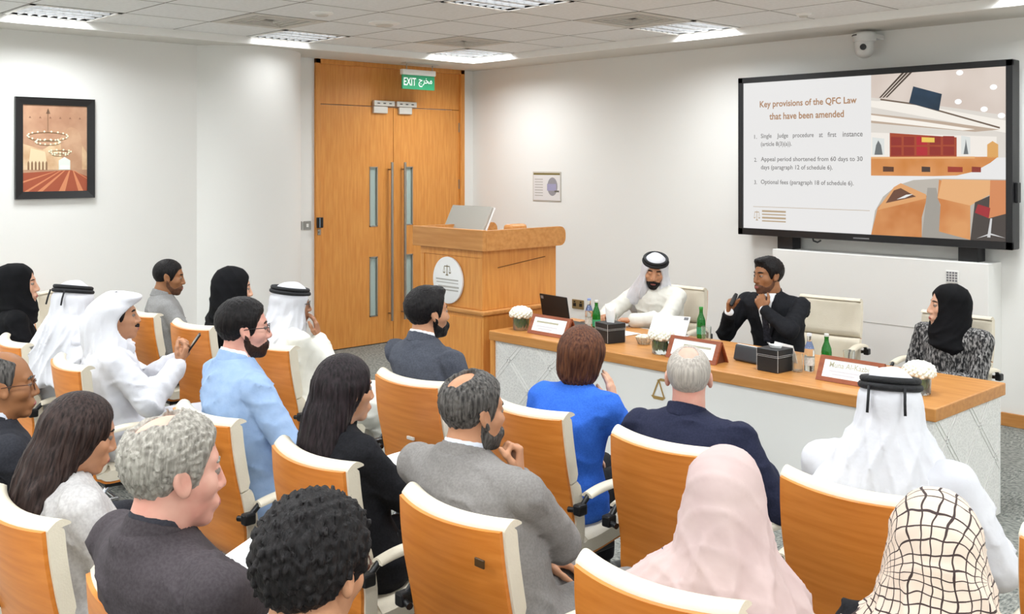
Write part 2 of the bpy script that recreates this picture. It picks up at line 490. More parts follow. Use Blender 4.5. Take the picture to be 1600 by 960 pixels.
# print: flat shapes layered half a millimetre apart
def flat(name, pts, depth, m, parent, fr):
    b = MB(); vs = [b.bm.verts.new(fr(p[0], p[1], depth)) for p in pts]; b.bm.faces.new(vs)
    return b.build(name, m, parent)
pw, ph = W2 - B, H2 - B
fr = lambda u, v, dd: Vector((0.012 + dd, -pw + 2 * pw * u, -ph + 2 * ph * v))
pc = lambda h, e=0: mat('print_' + h, '#' + h, 0.5)
flat('print', [(0, 0), (1, 0), (1, 1), (0, 1)], 0, mat('print_hall', '#b08468', 0.5, col2='#c49a7c', scale=6), pf, fr)
flat('print_wall', [(0, .25), (1, .25), (1, .45), (.85, .62), (.7, .72), (.55, .6), (.3, .48), (0, .55)], .0005, mat('print_wall2', '#c9a27c', 0.5, col2='#e0c29c', scale=9), pf, fr)
flat('print_arch', [(.62, .25)] + [(.75 + .17 * math.cos(t), .55 + .2 * math.sin(t)) for t in [math.pi - k * math.pi / 12 for k in range(13)]] + [(.92, .25)], .001, mat('print_arch', '#b98e6f', 0.5, col2='#caa283', scale=8), pf, fr)
flat('print_glow', [(.08, .25), (.38, .25), (.34, .46), (.12, .5)], .0012, pc('e3cba6'), pf, fr)
flat('print_carpet', [(0, 0), (1, 0), (1, .17), (.75, .245), (0, .215)], .0015, pc('a5543a'), pf, fr)
for (a, b2, c, d2) in ((.02, .08, .57, .59), (.22, .3, .63, .65), (.55, .65, .71, .73), (.86, .94, .77, .785)):
    flat('print_stripe', [(a, 0), (b2, 0), (d2, .24), (c, .24)], .002, pc('d58a62'), pf, fr)
flat('print_stripe', [(0, .1), (0, .12), (.5, .235), (.5, .23)], .002, pc('d58a62'), pf, fr)
flat('print_stripe', [(.78, .24), (.8, .24), (1, .15), (1, .14)], .002, pc('d58a62'), pf, fr)
flat('print_mihrab', [(.55, .25), (.73, .25), (.73, .36), (.64, .4), (.55, .36)], .002, pc('dfe6dc'), pf, fr)
flat('print_mihrab', [(.57, .26), (.72, .26), (.72, .3), (.57, .3)], .0025, pc('f4f2e6'), pf, fr)
for k in range(6): flat('print_niche', [(.07 + k * .055, .25), (.1 + k * .055, .25), (.1 + k * .055, .33), (.085 + k * .055, .355), (.07 + k * .055, .33)], .0022, pc('8f6d50'), pf, fr)
def ring(cx, cy, rx, ry, n, parent):
    m = MB()
    pts = [fr(cx + rx * math.cos(2 * math.pi * k / 24), cy + ry * math.sin(2 * math.pi * k / 24), .003) for k in range(24)]
    m.tube(pts, 0.0022, 4, closed=True); m.build('print_chandelier', pc('8a7350'), parent)
    m = MB()
    for k in range(n):
        q = fr(cx + rx * math.cos(2 * math.pi * k / n), cy + .008 + ry * math.sin(2 * math.pi * k / n), .004)
        m.sphere(q, 0.0075, (0.15, 1, 1.1), 8, 6)
    m.build('print_candles', pc('fbf3d2'), parent)
ring(.38, .635, .31, .05, 18, pf); ring(.38, .565, .19, .028, 14, pf); ring(.57, .455, .17, .02, 10, pf); ring(.57, .425, .12, .014, 8, pf)
flat('print_chain', [(.378, .68), (.386, .68), (.386, .95), (.378, .95)], .003, pc('7a6148'), pf, fr)
flat('print_chain', [(.35, .9), (.42, .9), (.385, .965)], .003, pc('7d5f4a'), pf, fr)
for k in range(6): flat('print_spot', [(.09 + k * .155, .845), (.13 + k * .155, .845), (.11 + k * .155, .87)], .001, pc('8d6450'), pf, fr)
MB().box(0.0, 0.01, -pw, pw, -ph, ph).build('backing', BLACK, pf)

# ---------------------------------------------------------------- screen wall fittings
fp = thing('floor_plan', 'small framed evacuation plan on the wall behind the lectern', 'sign', (-7.97, YT, 1.74))
fr = lambda u, v, dd: Vector((-0.205 + 0.41 * u, -0.0085 - dd, -0.15 + 0.30 * v))
MB().box(-0.22, 0.22, -0.006, 0, -0.165, 0.165, 0.002).build('frame', mat('plan_frame', '#c9c6bd', 0.4, metal=0.3), fp)
MB().box(-0.207, 0.207, -0.0082, -0.004, -0.152, 0.152).build('sheet', mat('plan_paper', '#e4e1e0', 0.5), fp)
flat('print_header', [(0, .93), (1, .93), (1, 1), (0, 1)], .0004, pc('7d6f3c'), fp, fr)
flat('print_building', [(.5 + .19 * math.cos(t) + .22, .5 + .34 * math.sin(t)) for t in [k * math.pi / 10 for k in range(20)]], .0004, pc('9a979c'), fp, fr)
flat('print_building', [(.52, .35), (.86, .35), (.86, .6), (.52, .6)], .0008, pc('a39fbe'), fp, fr)
flat('print_entrance', [(.8, .3), (.97, .3), (.97, .36), (.8, .36)], .0012, pc('6d6a5e'), fp, fr)
for k in range(7): flat('print_line', [(.05, .78 - k * .1), (.36, .78 - k * .1), (.36, .75 - k * .1), (.05, .75 - k * .1)], .0004, pc('b7b3ac'), fp, fr)
so = thing('wall_socket', 'brass double wall socket left of the seated man in white', 'socket', (-7.5, YT, 0.48))
MB().box(-0.085, 0.085, -0.01, 0, -0.05, 0.05, 0.003).build('plate', mat('socket_brass', '#9d8a63', 0.4, metal=0.6), so)
for xx in (-0.045, 0.045):
    sm = MB(); sm.box(xx - 0.02, xx + 0.02, -0.012, -0.009, -0.022, 0.012); sm.box(xx - 0.01, xx + 0.01, -0.015, -0.009, 0.02, 0.034)
    sm.build('outlet', BLACK, so)
cm = thing('wall_camera', 'white dome video camera on a bracket above the wall screen', 'camera', (-4.13, 7.93, 2.98))
WP = mat('camera_white', '#dcdcda', 0.4)
MB().box(-0.04, 0.09, -0.02, 0.17, 0.045, 0.085, 0.008, 2).build('bracket', WP, cm)
MB().lathe([(0.0, 0.1), (0.08, 0.098), (0.093, 0.085), (0.093, 0.03), (0.082, 0.02)], 32, cap=False).build('collar', WP, cm, auto=40)
MB().lathe([(0.078, 0.022), (0.078, -0.04)] + [(0.078 * math.cos(t), -0.04 - 0.075 * math.sin(t)) for t in [k * math.pi / 16 for k in range(1, 9)]], 32, cap=False).build('dome', WP, cm, auto=50)
dv = Vector((0.35, -0.92, -0.1)).normalized()
MB().tube([dv * 0.06 + Vector((0, 0, -0.02)), dv * 0.083 + Vector((0, 0, -0.02))], 0.026, 20).build('lens', mat('lens_black', '#0b0b0d', 0.1), cm, auto=40)
MB().tube([Vector((0.095 * math.cos(t), 0.095 * math.sin(t), 0.075)) for t in [math.pi + 0.4 + k * 0.12 for k in range(9)]], 0.005, 6).build('slot', BLACK, cm)

# ---------------------------------------------------------------- wall screen with the slide
tv = thing('wall_screen', 'large black framed screen showing a slide of text and courtroom photos', 'screen', (-4.135, 7.93, 1.355))
hw_, ht_ = 1.195, 1.415
MB().box(-hw_, hw_, -0.03, 0.09, 0, ht_, 0.006).build('casing', BLACK, tv)
bz = MB()
for (a, b2, c, e) in ((-hw_, hw_, 0, 0.06), (-hw_, hw_, ht_ - 0.05, ht_), (-hw_, -hw_ + 0.05, 0, ht_), (hw_ - 0.05, hw_, 0, ht_)):
    bz.box(a, b2, -0.045, -0.025, c, e, 0.003)
bz.build('bezel', mat('bezel_black', '#1d1d1f', 0.3), tv)
MB().box(-0.07, 0.07, -0.0465, -0.044, 0.02, 0.03).build('maker_mark', mat('mark_grey', '#8b8b8d', 0.4), tv)
MB().box(hw_, hw_ + 0.025, -0.01, 0.05, 0.35, 0.5, 0.004).build('side_port', BLACK, tv)
MB().tube([(-0.45, -0.03, 0.004), (-0.44, -0.035, -0.02), (-0.40, -0.04, -0.03), (-0.37, -0.035, -0.012)], 0.008, 6).build('cable_loop', BLACK, tv)
for xx in (-0.74, 0.85):
    MB().box(xx - 0.075, xx + 0.075, 0.0, 0.14, -0.16, 0.02, 0.003).build('mount_leg', BLACK, tv)
sw_, sh_ = hw_ - 0.05, ht_ - 0.11
SE = 1.0
def scr(h, nm='screen_'):
    if nm + h in _mats: return _mats[nm + h]
    m, nt, b = _new(nm + h)
    b.inputs['Base Color'].default_value = (0.01, 0.01, 0.01, 1); b.inputs['Emission Color'].default_value = srgb(h)
    b.inputs['Emission Strength'].default_value = SE; b.inputs['Roughness'].default_value = 0.35; b.inputs['Specular IOR Level'].default_value = 0.2
    _mats[nm + h] = m
    return m
def _screenmat(name, c1, c2, sc, e=SE):
    m, nt, b = _new(name)
    tc = nt.nodes.new('ShaderNodeTexCoord'); nz = nt.nodes.new('ShaderNodeTexNoise'); nz.inputs['Scale'].default_value = sc
    r = nt.nodes.new('ShaderNodeValToRGB'); r.color_ramp.elements[0].color = srgb(c1); r.color_ramp.elements[1].color = srgb(c2)
    r.color_ramp.elements[0].position = .35; r.color_ramp.elements[1].position = .65
    nt.links.new(tc.outputs['Object'], nz.inputs['Vector']); nt.links.new(nz.outputs['Fac'], r.inputs['Fac'])
    b.inputs['Base Color'].default_value = (0.01, 0.01, 0.01, 1); nt.links.new(r.outputs['Color'], b.inputs['Emission Color'])
    b.inputs['Emission Strength'].default_value = e; b.inputs['Roughness'].default_value = 0.35; b.inputs['Specular IOR Level'].default_value = 0.2
    return m
fr = lambda u, v, dd: Vector((-sw_ + 2 * sw_ * u, -0.031 - dd, 0.06 + sh_ * v))
flat('slide', [(0, 0), (1, 0), (1, 1), (0, 1)], 0, scr('e4e3e2'), tv, fr)
# upper photograph of the slide
U = .535
up = [(U, .37), (U, 1), (1, 1), (1, .62), (.985, .53), (.95, .45), (.90, .40), (.84, .375), (.76, .37)]
flat('slide_photo', up, .0004, _screenmat('screen_ceiling', '#c9b9ae', '#d9ccc2', 2.0), tv, fr)
flat('slide_photo_wall', [(U, .48), (1, .48), (1, .72), (.78, .79), (U, .86)], .0008, scr('d9d3cb'), tv, fr)
flat('slide_photo_beam', [(.56, .835), (.62, .835), (1, .69), (1, .62), (.80, .70), (U, .80), (U, .84)], .0012, scr('efe9e0'), tv, fr)
flat('slide_photo_beam', [(U, .76), (.78, .70), (.98, .64), (.9, .63), (U, .70)], .0014, scr('b9a593'), tv, fr)
flat('slide_photo_beam', [(U, .75), (.72, .70), (.9, .645), (.86, .64), (U, .715)], .0015, scr('f3ede4'), tv, fr)
for k in range(3): flat('slide_photo_slat', [(.565 + k * .012, .855), (.572 + k * .012, .855), (.658 + k * .014, 1), (.648 + k * .014, 1)], .0016, scr('4d4138'), tv, fr)
flat('slide_photo_track', [(.57, .84), (.7, .80), (.98, .645), (.98, .655), (.7, .81), (.57, .85)], .0016, scr('6d5c4e'), tv, fr)
flat('slide_photo_monitor', [(.675, .815), (.78, .76), (.79, .86), (.69, .915)], .002, _screenmat('screen_navy', '#20303f', '#2c3f52', 6.0), tv, fr)
for (x, y) in ((.96, .885), (.845, .81), (.93, .76), (.85, .98), (.985, .72)):
    flat('slide_photo_lamp', [(x + .012 * math.cos(t), y + .016 * math.sin(t)) for t in [k * math.pi / 6 for k in range(12)]], .002, scr('ffffff'), tv, fr)
flat('slide_photo_wall', [(U, .48), (.97, .48), (.97, .60), (U, .64)], .0018, scr('ece6de'), tv, fr)
flat('slide_photo_panel', [(.605, .485), (.84, .485), (.84, .60), (.605, .635)], .0022, scr('a3472d'), tv, fr)
for k in range(5):
    for q in range(2):
        a = .61 + k * .046; z = .495 + q * .062
        flat('slide_photo_panel', [(a, z), (a + .038, z), (a + .038, z + .05), (a, z + .053)], .0026, scr('8f2f28' if k != 2 else 'b02a33'), tv, fr)
flat('slide_photo_plaque', [(.72, .575), (.765, .572), (.765, .60), (.72, .605)], .003, scr('e8c45c'), tv, fr)
for (a, b2) in ((.54, .585), (.855, .885)):
    flat('slide_photo_portrait', [(a, .5), (b2, .5), (b2, .6), (a, .61)], .0026, scr('d9dcd9'), tv, fr)
    flat('slide_photo_portrait', [(a + .008, .5), (b2 - .006, .5), (b2 - .012, .56), ((a + b2) / 2, .59), (a + .014, .56)], .003, scr('6b6f70'), tv, fr)
flat('slide_photo_arch', [(.94, .48), (.975, .48), (.975, .555), (.957, .575), (.94, .555)], .0026, scr('d9a35e'), tv, fr)
flat('slide_photo_bench', [(U, .37), (U, .485), (.975, .485), (.95, .45), (.90, .40), (.84, .375), (.76, .37)], .0026, _screenmat('screen_bench', '#c9803f', '#d6935a', 5.0), tv, fr)
flat('slide_photo_bench', [(U, .475), (.9, .475), (.9, .487), (U, .487)], .003, scr('e3ab72'), tv, fr)
for (a, b2, c) in ((.56, .6, '5b3a2a'), (.70, .73, '4a3a34'), (.79, .84, '9c3b2c'), (.87, .9, '8c3a2e')):
    flat('slide_photo_seat', [(a + .02, .395), (b2 + .02, .395), (b2 + .02, .425), (a + .02, .428)], .003, scr(c), tv, fr)
# lower photograph of the slide
flat('slide_photo', [(U, 0), (1, 0), (1, .355), (.77, .355), (.69, .345), (.63, .31), (.58, .24), (.55, .15)], .0004, scr('b9b2a8'), tv, fr)
flat('slide_photo_desk', [(U, 0), (.72, 0), (.72, .12), (.74, .25), (.65, .31), (.60, .25), (.56, .17)], .0008, _screenmat('screen_desk', '#c27a43', '#d2915b', 5.0), tv, fr)
flat('slide_photo_desk', [(.56, .155), (.735, .235), (.735, .26), (.645, .325), (.62, .3), (.575, .2)], .0012, scr('dba06a'), tv, fr)
flat('slide_photo_desk', [(.59, .2), (.70, .245), (.645, .295), (.62, .28)], .0016, scr('6b4a3a'), tv, fr)
flat('slide_photo_screen', [(.63, .225), (.66, .235), (.69, .26), (.665, .255)], .002, scr('e4e4e2'), tv, fr)
flat('slide_photo_desk', [(.78, 0.04), (.885, -.0), (.885, .22), (.89, .29), (.78, .35), (.775, .24), (.785, .2)], .0012, _screenmat('screen_desk2', '#c98049', '#d89a63', 4.0), tv, fr)
flat('slide_photo_desk', [(.775, .24), (.885, .20), (.98, .30), (.98, .35), (.79, .352)], .0016, scr('e2ac78'), tv, fr)
flat('slide_photo_floor', [(.72, 0), (.88, 0), (.80, .07), (.77, .3), (.74, .3)], .001, scr('9f9a92'), tv, fr)
flat('slide_photo_chair', [(.885, 0), (1, 0), (1, .26), (.96, .27), (.9, .22)], .0018, scr('4b4440'), tv, fr)
flat('slide_photo_chair', [(.945, .13), (1, .16), (1, .35), (.95, .35)], .0022, scr('d0885a'), tv, fr)
flat('slide_photo_chair', [(.9, .16), (.945, .13), (.95, .19), (.91, .21)], .0024, scr('a03136'), tv, fr)
flat('slide_photo_chair', [(.94, .02), (.95, .02), (.956, .13), (.95, .13)], .0026, scr('cfcfcf'), tv, fr)
flat('slide_photo_chair', [(.905, .01), (.95, .035), (1, .02), (.95, .045)], .0026, scr('cfcfcf'), tv, fr)
TAN = scr('a9805e'); SGREY = scr('757372')
def slide_text(s, u0, u1, v, hgt, m, bold):
    p = fr(u0, v, .002)
    text_on('lettering', s, m, tv, p, (1, 0, 0), (0, 0, 1), 2 * sw_ * (u1 - u0), hgt, bold)
slide_text('Key provisions of the QFC Law', .075, .480, .815, .075, TAN, 0.021)
slide_text('that have been amended', .118, .430, .742, .06, TAN, 0.021)
body = [('1.', .05, .062, .615, .036), ('Single', .08, .128, .61, .05), ('Judge', .152, .2, .61, .05), ('procedure', .22, .308, .61, .05), ('at', .33, .345, .617, .036), ('first', .365, .4, .617, .042), ('instance', .425, .503, .617, .042),
        ('(article 8(3)(a)).', .08, .215, .555, .05),
        ('2.', .05, .062, .457, .036), ('Appeal period shortened from 60 days to 30', .08, .503, .452, .05), ('days (paragraph 12 of schedule 6).', .08, .385, .397, .05),
        ('3.', .05, .062, .303, .036), ('Optional fees (paragraph 18 of schedule 6).', .08, .468, .297, .05)]
for s, a, b2, v, h in body: slide_text(s, a, b2, v, h, SGREY, 0.010)
LT = scr('b39d80')
def scales(fn, m, parent, name='emblem', thick=0.004):
    """a pair of balance scales drawn from flat shapes; fn(u,v)->point, unit box"""
    for pts in ([(.46, .08), (.54, .08), (.53, .95), (.47, .95)], [(.3, 0), (.7, 0), (.6, .1), (.4, .1)],
                [(.12, .78), (.88, .78), (.8, .86), (.2, .86)], [(0, .3), (.3, .3), (.24, .2), (.06, .2)], [(.7, .3), (1, .3), (.94, .2), (.76, .2)],
                [(.14, .78), (.17, .78), (.06, .3), (.03, .3)], [(.15, .78), (.18, .78), (.28, .3), (.25, .3)], [(.83, .78), (.86, .78), (.76, .3), (.73, .3)], [(.82, .78), (.85, .78), (.97, .3), (.94, .3)]):
        b = MB(); b.bm.faces.new([b.bm.verts.new(fn(*p)) for p in pts]); b.build(name, m, parent)
scales(lambda u, v: fr(.047 + .03 * u, .055 + .07 * v, .002), LT, tv, 'slide_logo')
def lines(fn, rows, m, parent, name='print_line'):
    for (u0, u1, v, h) in rows:
        b = MB(); b.bm.faces.new([b.bm.verts.new(fn(*p)) for p in ((u0, v), (u1, v), (u1, v + h), (u0, v + h))]); b.build(name, m, parent)
lines(lambda u, v: fr(u, v, .002), [(.085, .19, .115, .012), (.085, .19, .095, .008), (.085, .19, .07, .012), (.085, .19, .05, .008)], LT, tv, 'slide_print')
lines(lambda u, v: fr(u, v, .0015), [(.045, .53, .148, .003)], LT, tv, 'slide_print')
# ---------------------------------------------------------------- lectern
def arabesque(name, c1, c2, c3):
    m, nt, b = _new(name)
    tc = nt.nodes.new('ShaderNodeTexCoord')
    v = nt.nodes.new('ShaderNodeTexVoronoi'); v.feature = 'DISTANCE_TO_EDGE'; v.inputs['Scale'].default_value = 52
    n = nt.nodes.new('ShaderNodeTexNoise'); n.inputs['Scale'].default_value = 12
    mx = nt.nodes.new('ShaderNodeVectorMath'); mx.operation = 'MULTIPLY_ADD'
    mx.inputs[1].default_value = (0.06, 0.06, 0.06)
    nt.links.new(tc.outputs['Object'], n.inputs['Vector']); nt.links.new(n.outputs['Color'], mx.inputs[0]); nt.links.new(tc.outputs['Object'], mx.inputs[2])
    nt.links.new(mx.outputs[0], v.inputs['Vector'])
    r = nt.nodes.new('ShaderNodeValToRGB')
    r.color_ramp.elements[0].position = 0.05; r.color_ramp.elements[0].color = srgb(c1)
    r.color_ramp.elements[1].position = 0.16; r.color_ramp.elements[1].color = srgb(c2)
    nt.links.new(v.outputs['Distance'], r.inputs['Fac']); nt.links.new(r.outputs['Color'], b.inputs['Base Color'])
    bp = nt.nodes.new('ShaderNodeBump'); bp.inputs['Strength'].default_value = 0.35; bp.inputs['Distance'].default_value = 0.004
    nt.links.new(v.outputs['Distance'], bp.inputs['Height']); nt.links.new(bp.outputs['Normal'], b.inputs['Normal'])
    b.inputs['Roughness'].default_value = 0.6
    return m
ARAB = arabesque('carved_panel', '#e9e8e4', '#d9d8d4', '#ffffff')

le = thing('lectern', 'oak lectern with a raised rim and a white oval emblem', 'lectern', (-6.2, 5.62, 0))
LW, LD = 0.38, 0.40
MB().box(-LW, LW, -LD, LD, 0.02, 0.83, 0.004).build('base', WOOD, le)
MB().box(-LW - .01, LW + .01, -LD - .01, LD + .01, 0, 0.06, 0.003).build('plinth', WOOD, le)
MB().box(-LW - .025, LW + .025, -LD - .025, LD + .025, 0.83, 0.87, 0.012, 2).build('moulding', WOODH, le)
MB().box(-LW, LW, -LD, LD, 0.87, 1.34, 0.004).build('upper_body', WOOD, le)
p = MB()
for (x0, x1, z0, z1) in ((-LW + .002, -LW + .05, .872, 1.27), (LW - .03, LW - .002, .872, 1.27), (-LW + .002, LW - .002, 1.271, 1.328)):
    p.box(x0, x1, -LD - .008, -LD + .001, z0, z1, 0.002)
p.build('front_frame', WOOD, le)
MB().box(-LW + .03, LW - .02, -LD - .006, -LD + .001, 0.10, .80, 0.003).build('lower_panel', WOOD, le)
GRV = mat('groove_brown', '#7c4f22', 0.7)
MB().tube([(LW + .001, -0.25, 1.19), (LW + .001, 0.27, 1.245)], 0.0035, 6).build('groove', GRV, le)
# rim around the top with rounded ends
RT = 1.485
rim = MB()
R = .06
prof = [(-LD - .012, 1.33), (LD + .06 - R, 1.33)] + [(LD + .06 - R + R * math.sin(t), 1.33 + R - R * math.cos(t)) for t in (0.4, 0.8, 1.2, 1.57)] + [(LD + .06 - R + R * math.cos(t), RT - R + R * math.sin(t)) for t in (0, 0.4, 0.8, 1.2, 1.57)] + [(-LD - .012, RT)]
rim.poly_prism(prof, LW + .012, LW + .05, 'x')
rim.poly_prism(prof, -LW - .05, -LW - .012, 'x')
rim.box(-LW - .05, LW + .05, -LD - .05, -LD - .012, 1.33, RT + .005, 0.003)
rim.build('rim', WOODH, le)
MB().box(-LW - .01, LW + .01, -LD - .01, LD, 1.34, 1.36).build('top_board', WOODH, le)
ov = MB(); ov.lathe([(0.5, 0), (0.5, 0.03), (0.48, 0.036)], 40, M=Matrix.Translation((-.02, -LD - .006, 1.075)) @ Matrix.Rotation(math.pi / 2, 4, 'X') @ Matrix.Diagonal((.36, .37, .5, 1)))
op = ov.build('oval_plaque', mat('plaque_white', '#f1f1f0', 0.4), le, auto=40)
of = lambda u, v: Vector((-.20 + .36 * u, -LD - .026, .89 + .37 * v))
scales(lambda u, v: of(.36 + .28 * u, .6 + .24 * v), mat('emblem_bronze', '#7d6f4a', 0.5), op, 'emblem')
lines(of, [(.12, .88, .50, .028), (.14, .88, .44, .018), (.2, .9, .345, .036), (.2, .88, .28, .028)], mat('emblem_ink', '#b3b0aa', 0.6), op, 'print_line')
mo = thing('monitor', 'silver backed monitor leaning on top of the lectern', 'monitor', (-6.47, 5.55, 1.361))
Mx = Matrix.Rotation(math.radians(-28), 4, 'X')
MB().box(-.25, .25, -.02, .012, 0.0, .30, 0.01, 2, M=Matrix.Translation((0, 0, .01)) @ Mx).build('back_shell', mat('silver_plastic', '#b9b6ae', 0.35, metal=0.4), mo)
MB().box(-.252, .252, .012, .03, -0.0, .305, 0.006, 2, M=Matrix.Translation((0, 0, .01)) @ Mx).build('front_frame', mat('pale_plastic', '#e2e2e0', 0.4), mo)
MB().box(-.1, .1, -.02, .16, 0, .012, 0.003).build('foot', mat('silver_plastic', '#b9b6ae'), mo)
km = thing('document_tray', 'small oak block on the lectern right of the monitor', 'block', (-6.02, 5.75, 1.361))
MB().box(-.05, .05, -.1, .1, 0, .145, 0.03, 3).build('block', WOODH, km)

# ---------------------------------------------------------------- the desk
DX0, DX1, DY0, DY1, DZ = -5.69, -2.30, 5.16, 6.07, 0.745
de = thing('panel_desk', 'long oak topped desk with white carved front facing the audience', 'desk', ((DX0 + DX1) / 2, DY0, 0))
ox, oy = (DX0 + DX1) / 2, DY0
def D(b, *a, **k): return b.box(a[0] - ox, a[1] - ox, a[2] - oy, a[3] - oy, a[4], a[5], **k)
D(MB(), DX0, DX1, DY0, DY1, DZ - .07, DZ, bev=0.006, seg=2).build('desktop', WOODH, de)
D(MB(), DX0 + .01, DX0 + .05, DY0 + .005, DY1 - .02, 0, DZ - .07).build('end_panel', WOOD, de)
D(MB(), -4.86, -2.62, DY0 + .02, DY0 + .05, 0, DZ - .07).build('front_panel', WHITE, de)
D(MB(), DX0 + .05, -4.86, DY0 + .022, DY0 + .05, 0, DZ - .07).build('carved_panel', ARAB, de)
D(MB(), -2.62, DX1 - .022, DY0 + .022, DY0 + .05, 0, DZ - .07).build('carved_panel', ARAB, de)
D(MB(), DX1 - .05, DX1 - .022, DY0 + .0505, DY1 - .02, 0, DZ - .07).build('carved_panel', ARAB, de)
D(MB(), -4.9, -2.6, DY0 + .35, DY0 + .38, .1, DZ - .07).build('inner_board', WHITE, de)
LATT = mat('lattice_white', '#e8e7e3', 0.5)
strip = {}
def lattice(x0, x1, z0, z1, plane, fixed, dz=0.42, dx=0.42):
    """diagonal double bands clipped to the panel"""
    W_, H_ = x1 - x0, z1 - z0
    for sgn in (1, -1):
        k = -4
        while k < 8:
            a = k * dx
            for off in (0.0, 0.035):
                # line x = a + off + sgn * z*dx/dz
                def X(z): return (a + off + z * dx / dz) if sgn > 0 else (a + off + H_ - z * dx / dz)
                zs = [0, H_]
                pts = []
                n = 24
                inside = [z for z in [H_ * i / n for i in range(n + 1)] if 0 <= X(z) <= W_ - 0.012]
                if len(inside) >= 2:
                    za, zb = inside[0], inside[-1]
                    b = MB()
                    q = [(x0 + X(za), z0 + za), (x0 + X(za) + .012, z0 + za), (x0 + X(zb) + .012, z0 + zb), (x0 + X(zb), z0 + zb)]
                    if plane == 'y': b.poly_prism([(u - ox, v) for u, v in q], fixed - oy, fixed - oy + .004, 'y')
                    else: b.poly_prism([(u - oy, v) for u, v in q], fixed - ox - .004, fixed - ox, 'x')
                    b.build('lattice_band', LATT, de)
            k += 1
lattice(DX0 + .05, -4.86, 0.0, DZ - .07, 'y', DY0 + .019)
lattice(-2.62, DX1 - .02, 0.0, DZ - .07, 'y', DY0 + .019)
lattice(DY0 + .03, DY1 - .02, 0.0, DZ - .07, 'x', DX1 - .018)
em = lambda u, v: Vector((-4.16 + .40 * u - ox, .017, .447 + .21 * v))
scales(em, mat('emblem_gold', '#bf9d5f', 0.35, metal=0.5), de, 'emblem')
lines(lambda u, v: Vector((-4.34 + .76 * u - ox, .017, .30 + .12 * v)), [(.02, .98, .3, .12), (.05, .95, .02, .1)], mat('emblem_ink', '#97938c'), de, 'print_line')
foot = D(MB(), DX1 - .05, DX1 - .02, DY1 - .06, DY1 - .03, 0, .02)

# ---------------------------------------------------------------- things on the desk
GL = mat('clear_glass', '#f3f8f6', 0.03, trans=0.95, ior=1.45)
GRN = mat('green_bottle_glass', '#1f8a2e', 0.06, trans=0.55, ior=1.5)
LEAF = mat('dark_leaf', '#3f6d22', 0.5, col2='#5d8a35', scale=30)
PETAL = mat('cream_petal', '#f3f0dd', 0.6, col2='#fbf9ec', scale=40)
rnd = random.Random(4)
def vase(x, y, label):
    t = thing('flower_vase', label, 'flowers', (x, y, DZ), 0, 'white flower vases on the desk')
    MB().lathe([(.058, .0), (.06, .002), (.064, .1), (.060, .1), (.056, .006), (.01, .005)], 28, cap=False).build('glass_vase', GL, t, auto=50)
    lv = MB()
    for k in range(26):
        a = k * 2.4; r = .022 + .03 * rnd.random(); z0 = .012 + .02 * rnd.random()
        c, s = math.cos(a), math.sin(a)
        p0 = Vector((c * r, s * r, z0)); p2 = Vector((c * (r + .008), s * (r + .008), .085 + .02 * rnd.random())); w = Vector((-s, c, 0)) * .017
        mid = (p0 + p2) / 2 + Vector((c, s, 0)) * .006
        v = [lv.bm.verts.new(q) for q in (p0, mid + w, p2, mid - w)]
        lv.bm.faces.new(v)
    tag(lv.build('leaves', LEAF, t), kind='stuff')
    fl = MB()
    for k in range(90):
        z = 1 - (k + .5) / 90 * 1.35; rr = math.sqrt(max(0, 1 - z * z)); a = k * 2.39996
        R_ = .074 + .006 * rnd.random()
        c = Vector((rr * math.cos(a) * R_, rr * math.sin(a) * R_, .118 + z * R_ * .66))
        fl.sphere(c, .0135 + .004 * rnd.random(), (1, 1, .8), 7, 5)
    fl.sphere((0, 0, .115), .066, (1, 1, .62), 16, 10)
    tag(fl.build('blossom', PETAL, t, smooth=True), kind='stuff')
vase(-5.55, 5.36, 'glass vase of white flowers at the lectern end of the desk')
vase(-4.22, 5.36, 'glass vase of white flowers beside the middle name plate')
vase(-2.52, 5.45, 'glass vase of white flowers at the far right of the desk')
